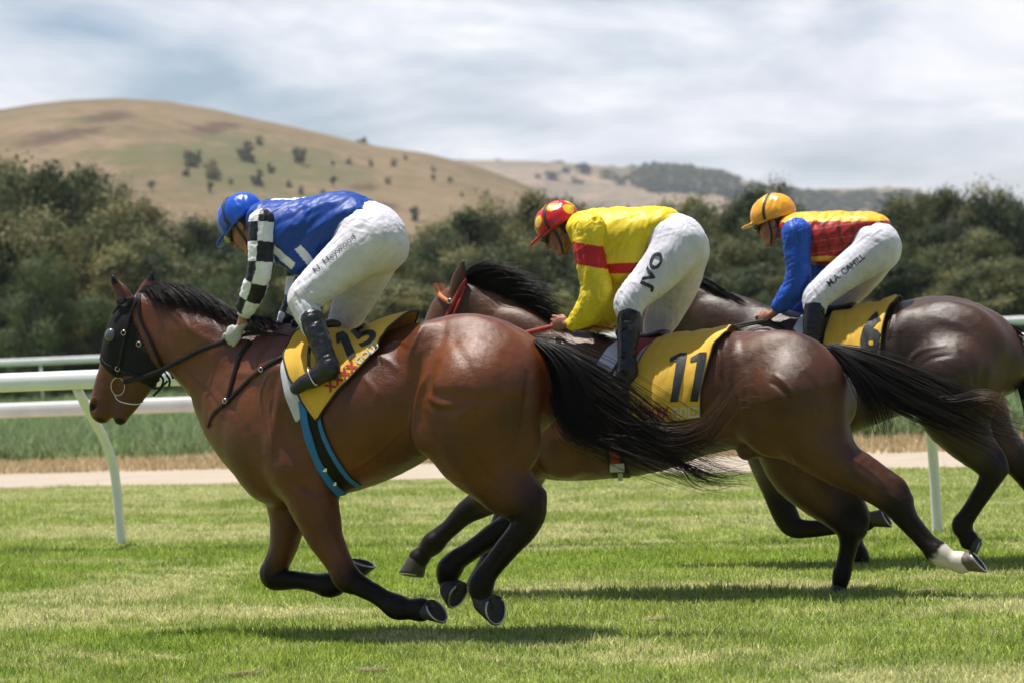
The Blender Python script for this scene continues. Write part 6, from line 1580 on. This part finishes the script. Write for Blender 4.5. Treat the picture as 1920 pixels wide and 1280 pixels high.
J1 = dict(seed=1, label='jockey in royal blue silks with checkered sleeves and blue cap, crouched high', phi=40, ear=(448, 426), yaw=-4, neck=(487, 412, 0),
    cap=lambda q: np.tile([.008, .075, .46], (len(q), 1)), lens=M_lensy, skin=M_skin,
    arm=a1, far_arm=fa1, torso=[(505, 415, 0, 42, .15), (560, 428, 0, 52, .15), (630, 415, 0, 50, .14), (700, 440, 0, 52, .16)],
    leg=[(700, 450, -.09, 54, .14), (672, 470, -.13, 50, .12), (625, 510, -.18, 41, .095), (582, 546, -.23, 33, .08), (568, 563, -.25, 27, .07), (578, 592, -.27, 22, .058), (588, 616, -.29, 19, .05)],
    far_leg=[(708, 460, .09, 48, .13), (690, 505, .14, 44, .11), (668, 555, .19, 36, .09), (650, 592, .22, 30, .08), (640, 618, .24, 24, .06), (636, 640, .25, 20, .05)],
    seat=[(668, 420, 0, 44, .17), (700, 440, 0, 56, .185), (716, 462, 0, 46, .185)],
    hands=[dict(w=(448, 616, -.15), k=(430, 638, -.15), t=(426, 612, -.155), side=1), dict(w=(528, 612, .13), k=(505, 622, .12), t=(515, 600, .13), side=-1)],
    shirt=[(498, 402, 0, 20, .12), (512, 418, 0, 40, .19), (545, 434, 0, 57, .20), (592, 432, 0, 60, .20), (638, 414, 0, 52, .18), (672, 406, 0, 34, .17), (694, 400, 0, 15, .14)],
    shirt2=[[(520, 440, -.1, 30, .08), (556, 478, -.1, 32, .08), (590, 490, -.08, 20, .07)]],
    shirt_dye=shirt1_dye, shirt_folds=[((.9, 0, .55), 1.3, 10, .011, 11, None), ((.5, 0, 1), 2.5, 19, .004, 13, None)],
    sleeve=a1[:5], sleeve_dye=arm_checker(FR1, a1[:5]), far_sleeve=fa1[:5], far_sleeve_dye=arm_checker(FR1, fa1[:5]), sleeve_folds=[((.2, 0, 1), 7, 24, .006, 17, None), ((1, 0, .2), 7, 40, .003, 18, None)],
    breech_folds=[((.75, 0, .65), 1.3, 8, .005, 21, None), ((.75, 0, .65), 4, 30, .003, 22, None), ((-.5, 0, 1), 8, 40, .007, 23, ((580, 565, -.25), .16)), ((.9, 0, -.3), 8, 34, .006, 25, ((690, 410, -.1), .14)), ((.2, 0, 1), 8, 40, .006, 27, ((640, 600, .2), .14))],
    boot=[(585, 600, -.29, 22, .060), (597, 632, -.31, 21, .057), (608, 662, -.33, 18, .05), (616, 690, -.345, 19, .046), (592, 708, -.35, 17, .042), (570, 718, -.355, 14, .040), (556, 728, -.36, 11, .034)],
    far_boot=[(636, 628, .26, 20, .055), (640, 660, .29, 19, .05), (645, 690, .31, 17, .046), (650, 712, .32, 17, .044), (628, 725, .33, 14, .04), (605, 738, .34, 11, .034)],
    bootm=M_bootm, boot_wr=.004, stirrup='silver stirrup iron under the blue capped jockey\'s boot', leather=(582, 640, -.30))
R1, PT1, hp1 = jockey(FR1, J1)
# cuffs and gloves
def cuff(fr, p, d, r, mat, parent, name='cuff'):
    d = np.array(d, float); d /= np.linalg.norm(d); mb = MB(); mb.tube(np.array([p - d * .014, p - d * .01, p + d * .01, p + d * .014]), [r * .92, r, r, r * .92], 18); return mb.build(name, mat, parent)
pa_, pb_ = FR1.L(460, 584, -.165), FR1.L(457, 592, -.162); cuff(FR1, (pa_ + pb_) / 2, pb_ - pa_, .036, M_pad, PT1['slv'])
for hh in J1['hands']:
    wv = FR1.L(*hh['w']); vv = Vol(wv - .16, wv + .16, .0045); kn = FR1.L(*hh['k']); hand(vv, wv, kn - wv, FR1.L(*hh['t']) - wv, hh['side'], 1.02, .0022); v, fc = vv.mesh()
    link('glove', np_mesh('glove', v, fc), M_glove, R1)
M_ink = simple('grey_ink', (.09, .09, .11), .6, bump=0)
put_text(FR1, PT1['bbr'], 'N. Heywood', (592, 512), (668, 446), 11, M_ink, 'lettering', PT1['br'], 0., lift=.0026, step=.08)

# ---- rider 2 : yellow / red ----------------------------------------
YEL = np.array([.74, .56, .020]); RED = np.array([.48, .010, .012])
def px_of(fr, v):
    """photo position of local points (used only to lay out the cloth pattern, which then stays in the fabric)"""
    X = (v[:, 0] + fr.x0) * CT + (v[:, 1] + fr.w) * ST; Y = -(v[:, 0] + fr.x0) * ST + (v[:, 1] + fr.w) * CT; Z = v[:, 2]
    a = X / Y * FPX; b = (CAMH - Z) / Y * FPX
    return a * CR + b * SR + 960, -a * SR + b * CR + HY
def shirt2_dye(v):
    c = np.tile(YEL, (len(v), 1)); z0, z1 = FR2.L(1160, 513, -.2)[2], FR2.L(1160, 494, -.2)[2]
    zz = v[:, 2] - .14 * (v[:, 0] - FR2.L(1160, 500, -.2)[0]) * 0
    c[(zz > z0) & (zz < z1) & (np.abs(v[:, 1]) < .5)] = RED
    zt = FR2.L(1150, 395, 0)[2]; s0, s1 = FR2.L(1128, 392, 0)[0], FR2.L(1182, 392, 0)[0]
    c[(v[:, 2] > zt - .012) & (v[:, 0] > s0) & (v[:, 0] < s1) & (v[:, 1] > -.03)] = RED
    return c
a2 = [(1106, 432, -.19, 30), (1104, 470, -.20, 27), (1112, 510, -.205, 25), (1118, 545, -.20, 27), (1108, 578, -.19, 26), (1088, 597, -.18, 17), (1074, 606, -.175, 12), (1064, 608, -.17, 10)]
fa2 = [(1125, 440, .17, 28), (1148, 490, .20, 25), (1160, 540, .21, 26), (1150, 578, .19, 25), (1118, 604, .15, 17), (1098, 612, .12, 10)]
def slv2(v):
    c = np.tile(YEL, (len(v), 1)); Q = rows(FR2, a2)[:, :3]; d, p = seg_dist(v, Q)
    z = v[:, 2] + .22 * (v[:, 0] - FR2.L(1100, 480, -.2)[0])
    z1 = FR2.L(1100, 457, -.2)[2]; z0 = FR2.L(1100, 498, -.2)[2]
    c[(z > z0) & (z < z1)] = RED
    return c
def cap2(q):
    c = np.tile([.50, .010, .012], (len(q), 1)); o = np.array([-.012, .058, 0]); d = (q - o) / np.array([.128, .113, .102]); d /= np.linalg.norm(d, axis=1)[:, None]
    for a in ((.55, .45, .70), (-.35, .62, .70), (-.85, .1, .5), (.95, .15, .2), (.1, 1, 0), (.55, .45, -.70), (-.35, .62, -.70), (-.9, .4, -.1)):
        a = np.array(a); a = a / np.linalg.norm(a); c[(d @ a > .958) & (q[:, 0] < .11)] = [.72, .50, .02]
    return c
J2 = dict(seed=5, label='jockey in yellow silks with red bands and red yellow spotted cap', phi=32, ear=(1044, 434), neck=(1088, 425, 0),
    cap=cap2, lens=M_lens, skin=M_skin2,
    arm=a2, far_arm=fa2, torso=[(1100, 425, 0, 36, .15), (1150, 440, 0, 44, .15), (1215, 436, 0, 44, .14), (1272, 455, 0, 46, .16)],
    leg=[(1275, 455, -.09, 46, .13), (1255, 485, -.13, 43, .12), (1225, 520, -.18, 36, .095), (1192, 552, -.23, 29, .08), (1180, 570, -.25, 27, .075), (1180, 588, -.26, 21, .06), (1180, 600, -.27, 15, .05)],
    far_leg=[(1286, 470, .09, 40, .13), (1278, 520, .14, 38, .11), (1258, 565, .19, 34, .09), (1240, 598, .22, 30, .08), (1232, 618, .23, 25, .07), (1230, 634, .24, 17, .05)],
    seat=[(1245, 435, 0, 36, .16), (1272, 452, 0, 46, .18), (1284, 470, 0, 38, .18)],
    hands=[dict(w=(1064, 608, -.17), k=(1036, 604, -.17), t=(1055, 592, -.17), side=1), dict(w=(1098, 612, .12), k=(1072, 612, .12), t=(1085, 600, .12), side=-1)],
    shirt=[(1084, 420, 0, 16, .10), (1098, 428, 0, 30, .18), (1130, 440, 0, 46, .19), (1175, 444, 0, 53, .195), (1218, 432, 0, 41, .18), (1245, 420, 0, 28, .17), (1260, 414, 0, 12, .14)],
    shirt2=[[(1130, 470, -.08, 36, .10), (1165, 490, -.08, 38, .10), (1190, 480, -.08, 30, .09)]],
    shirt_dye=shirt2_dye, shirt_folds=[((.8, 0, .7), 1.3, 10, .011, 31, None), ((.3, 0, 1), 2.5, 19, .005, 33, None)],
    sleeve=a2[:7], sleeve_dye=slv2, far_sleeve=fa2[:5], far_sleeve_dye=const(YEL), sleeve_folds=[((-.1, 0, 1), 5, 20, .009, 35, None), ((.8, 0, .5), 6, 34, .004, 36, None)],
    breech_folds=[((.5, 0, .9), 1.3, 8, .005, 41, None), ((.3, 0, 1), 4, 30, .003, 42, None), ((-.5, 0, 1), 8, 40, .007, 43, ((1190, 570, -.25), .14)), ((1, 0, .1), 8, 34, .006, 45, ((1262, 425, -.1), .12)), ((.3, 0, 1), 8, 40, .006, 47, ((1240, 600, .2), .14))],
    boot=[(1180, 592, -.28, 21, .060), (1178, 625, -.29, 21, .057), (1176, 660, -.31, 18, .052), (1176, 695, -.325, 18, .047), (1168, 712, -.33, 15, .042), (1156, 720, -.335, 11, .034)],
    far_boot=[(1230, 622, .25, 20, .055), (1232, 655, .28, 18, .05), (1233, 685, .30, 17, .046), (1234, 705, .31, 16, .044), (1215, 718, .32, 13, .04), (1198, 728, .33, 11, .034)],
    sock=[(1181, 590, -.275, 21.5, .062), (1180, 604, -.28, 22, .063), (1179, 617, -.285, 21.8, .061)], white=[.60, .59, .65],
    bootm=M_boot, boot_wr=.003, stirrup='silver stirrup iron under the red capped jockey\'s boot', leather=(1176, 655, -.30))
R2_, PT2, hp2 = jockey(FR2, J2)
put_text(FR2, PT2['bbr'], 'JVO', (1216, 546), (1246, 478), 20, M_blackc, 'lettering', PT2['br'], .035, lift=.004, step=.15, up=(-.95, -.40))

# ---- rider 3 : tartan ----------------------------------------------
def shirt3_dye(v):
    x, y = px_of(FR3, v); GOLD = np.array([.78, .42, .03]); RD = np.array([.42, .012, .012])
    n = vnoise(v * 12, 1, 4) * 8 - 4; yy = y + (x - 1500) * .02 + n
    c = np.tile(GOLD, (len(v), 1)); red = ((yy > 417) & (yy < 481)) | (yy > 492); c[red] = RD
    S_ = v[:, 0] + .2 * v[:, 2]; T_ = v[:, 2] - .1 * v[:, 0]
    for q, per, w_, cc in ((S_, .085, .016, (.02, .03, .02)), (S_ + .03, .085, .006, (.02, .05, .10)), (T_, .075, .012, (.02, .03, .02)), (T_ + .03, .075, .005, (.30, .20, .12))):
        k = (np.mod(q, per) < w_) & red; c[k] = c[k] * .35 + np.array(cc) * .65
    return c
a3 = [(1494, 438, -.18, 27), (1494, 470, -.19, 23), (1497, 502, -.195, 21), (1494, 530, -.19, 22), (1478, 556, -.18, 19), (1463, 573, -.17, 14), (1450, 587, -.165, 10), (1446, 590, -.16, 9)]
fa3 = [(1515, 445, .17, 25), (1535, 490, .20, 24), (1535, 535, .20, 24), (1515, 568, .17, 20), (1490, 588, .14, 14), (1474, 596, .12, 10)]
BL3 = np.array([.010, .075, .42])
J3 = dict(seed=9, label='jockey in red tartan and gold silks with blue sleeves and orange cap', phi=16, ear=(1446, 419), hs=1.06, neck=(1480, 425, 0),
    cap=lambda q: np.tile([.80, .36, .025], (len(q), 1)), lens=M_lens, skin=M_skin,
    arm=a3, far_arm=fa3, torso=[(1496, 425, 0, 34, .14), (1545, 438, 0, 38, .15), (1610, 432, 0, 36, .14), (1650, 455, 0, 38, .16)],
    leg=[(1645, 460, -.09, 38, .13), (1625, 482, -.12, 36, .12), (1590, 508, -.16, 31, .095), (1555, 535, -.21, 27, .08), (1532, 556, -.24, 24, .07), (1528, 574, -.25, 20, .06), (1528, 584, -.25, 15, .05)],
    far_leg=[(1650, 470, .09, 34, .13), (1630, 505, .14, 30, .11), (1600, 540, .19, 26, .09), (1572, 562, .22, 22, .08), (1562, 578, .23, 18, .06), (1560, 592, .24, 15, .05)],
    seat=[(1625, 440, 0, 30, .16), (1645, 458, 0, 40, .175), (1650, 472, 0, 34, .175)],
    hands=[dict(w=(1446, 590, -.16), k=(1424, 602, -.16), t=(1432, 582, -.16), side=1), dict(w=(1474, 596, .12), k=(1450, 604, .12), t=(1460, 588, .12), side=-1)],
    shirt=[(1478, 424, 0, 16, .10), (1494, 430, 0, 28, .17), (1525, 442, 0, 42, .18), (1570, 440, 0, 42, .18), (1612, 428, 0, 30, .165), (1640, 422, 0, 20, .155), (1656, 420, 0, 9, .12)],
    shirt2=[[(1525, 465, -.07, 28, .10), (1555, 468, -.07, 28, .10), (1585, 456, -.07, 22, .09)]],
    shirt_dye=shirt3_dye, shirt_folds=[((.25, 0, 1), 2, 14, .009, 51, None), ((.7, 0, .6), 3, 20, .003, 53, None)],
    sleeve=a3[:6], sleeve_dye=const(BL3), far_sleeve=fa3[:5], far_sleeve_dye=const(BL3), sleeve_folds=[((-.1, 0, 1), 5, 22, .007, 55, None), ((.9, 0, .3), 6, 34, .004, 56, None)],
    breech_folds=[((.7, 0, .6), 1.3, 8, .005, 61, None), ((.7, 0, .6), 4, 30, .003, 62, None), ((-.5, 0, 1), 8, 40, .006, 63, ((1535, 560, -.25), .14)), ((1, 0, -.3), 8, 34, .005, 65, ((1640, 430, -.1), .12))],
    boot=[(1527, 578, -.27, 19, .058), (1525, 605, -.29, 19, .055), (1522, 632, -.31, 16, .05), (1520, 658, -.325, 16, .046), (1508, 668, -.33, 13, .042), (1494, 676, -.335, 10, .034)],
    far_boot=[(1560, 584, .25, 18, .055), (1562, 612, .28, 17, .05), (1563, 640, .30, 15, .046), (1564, 662, .31, 15, .044), (1548, 674, .32, 12, .04), (1532, 684, .33, 10, .034)],
    white=[.60, .59, .65], bootm=M_boot, boot_wr=.004, stirrup='silver stirrup iron under the orange capped jockey\'s boot', leather=(1520, 625, -.30))
R3_, PT3, hp3 = jockey(FR3, J3)
put_text(FR3, PT3['bbr'], 'M.A. CAHILL', (1556, 538), (1623, 484), 12, M_blackc, 'lettering', PT3['br'], .012, lift=.004, step=.15)
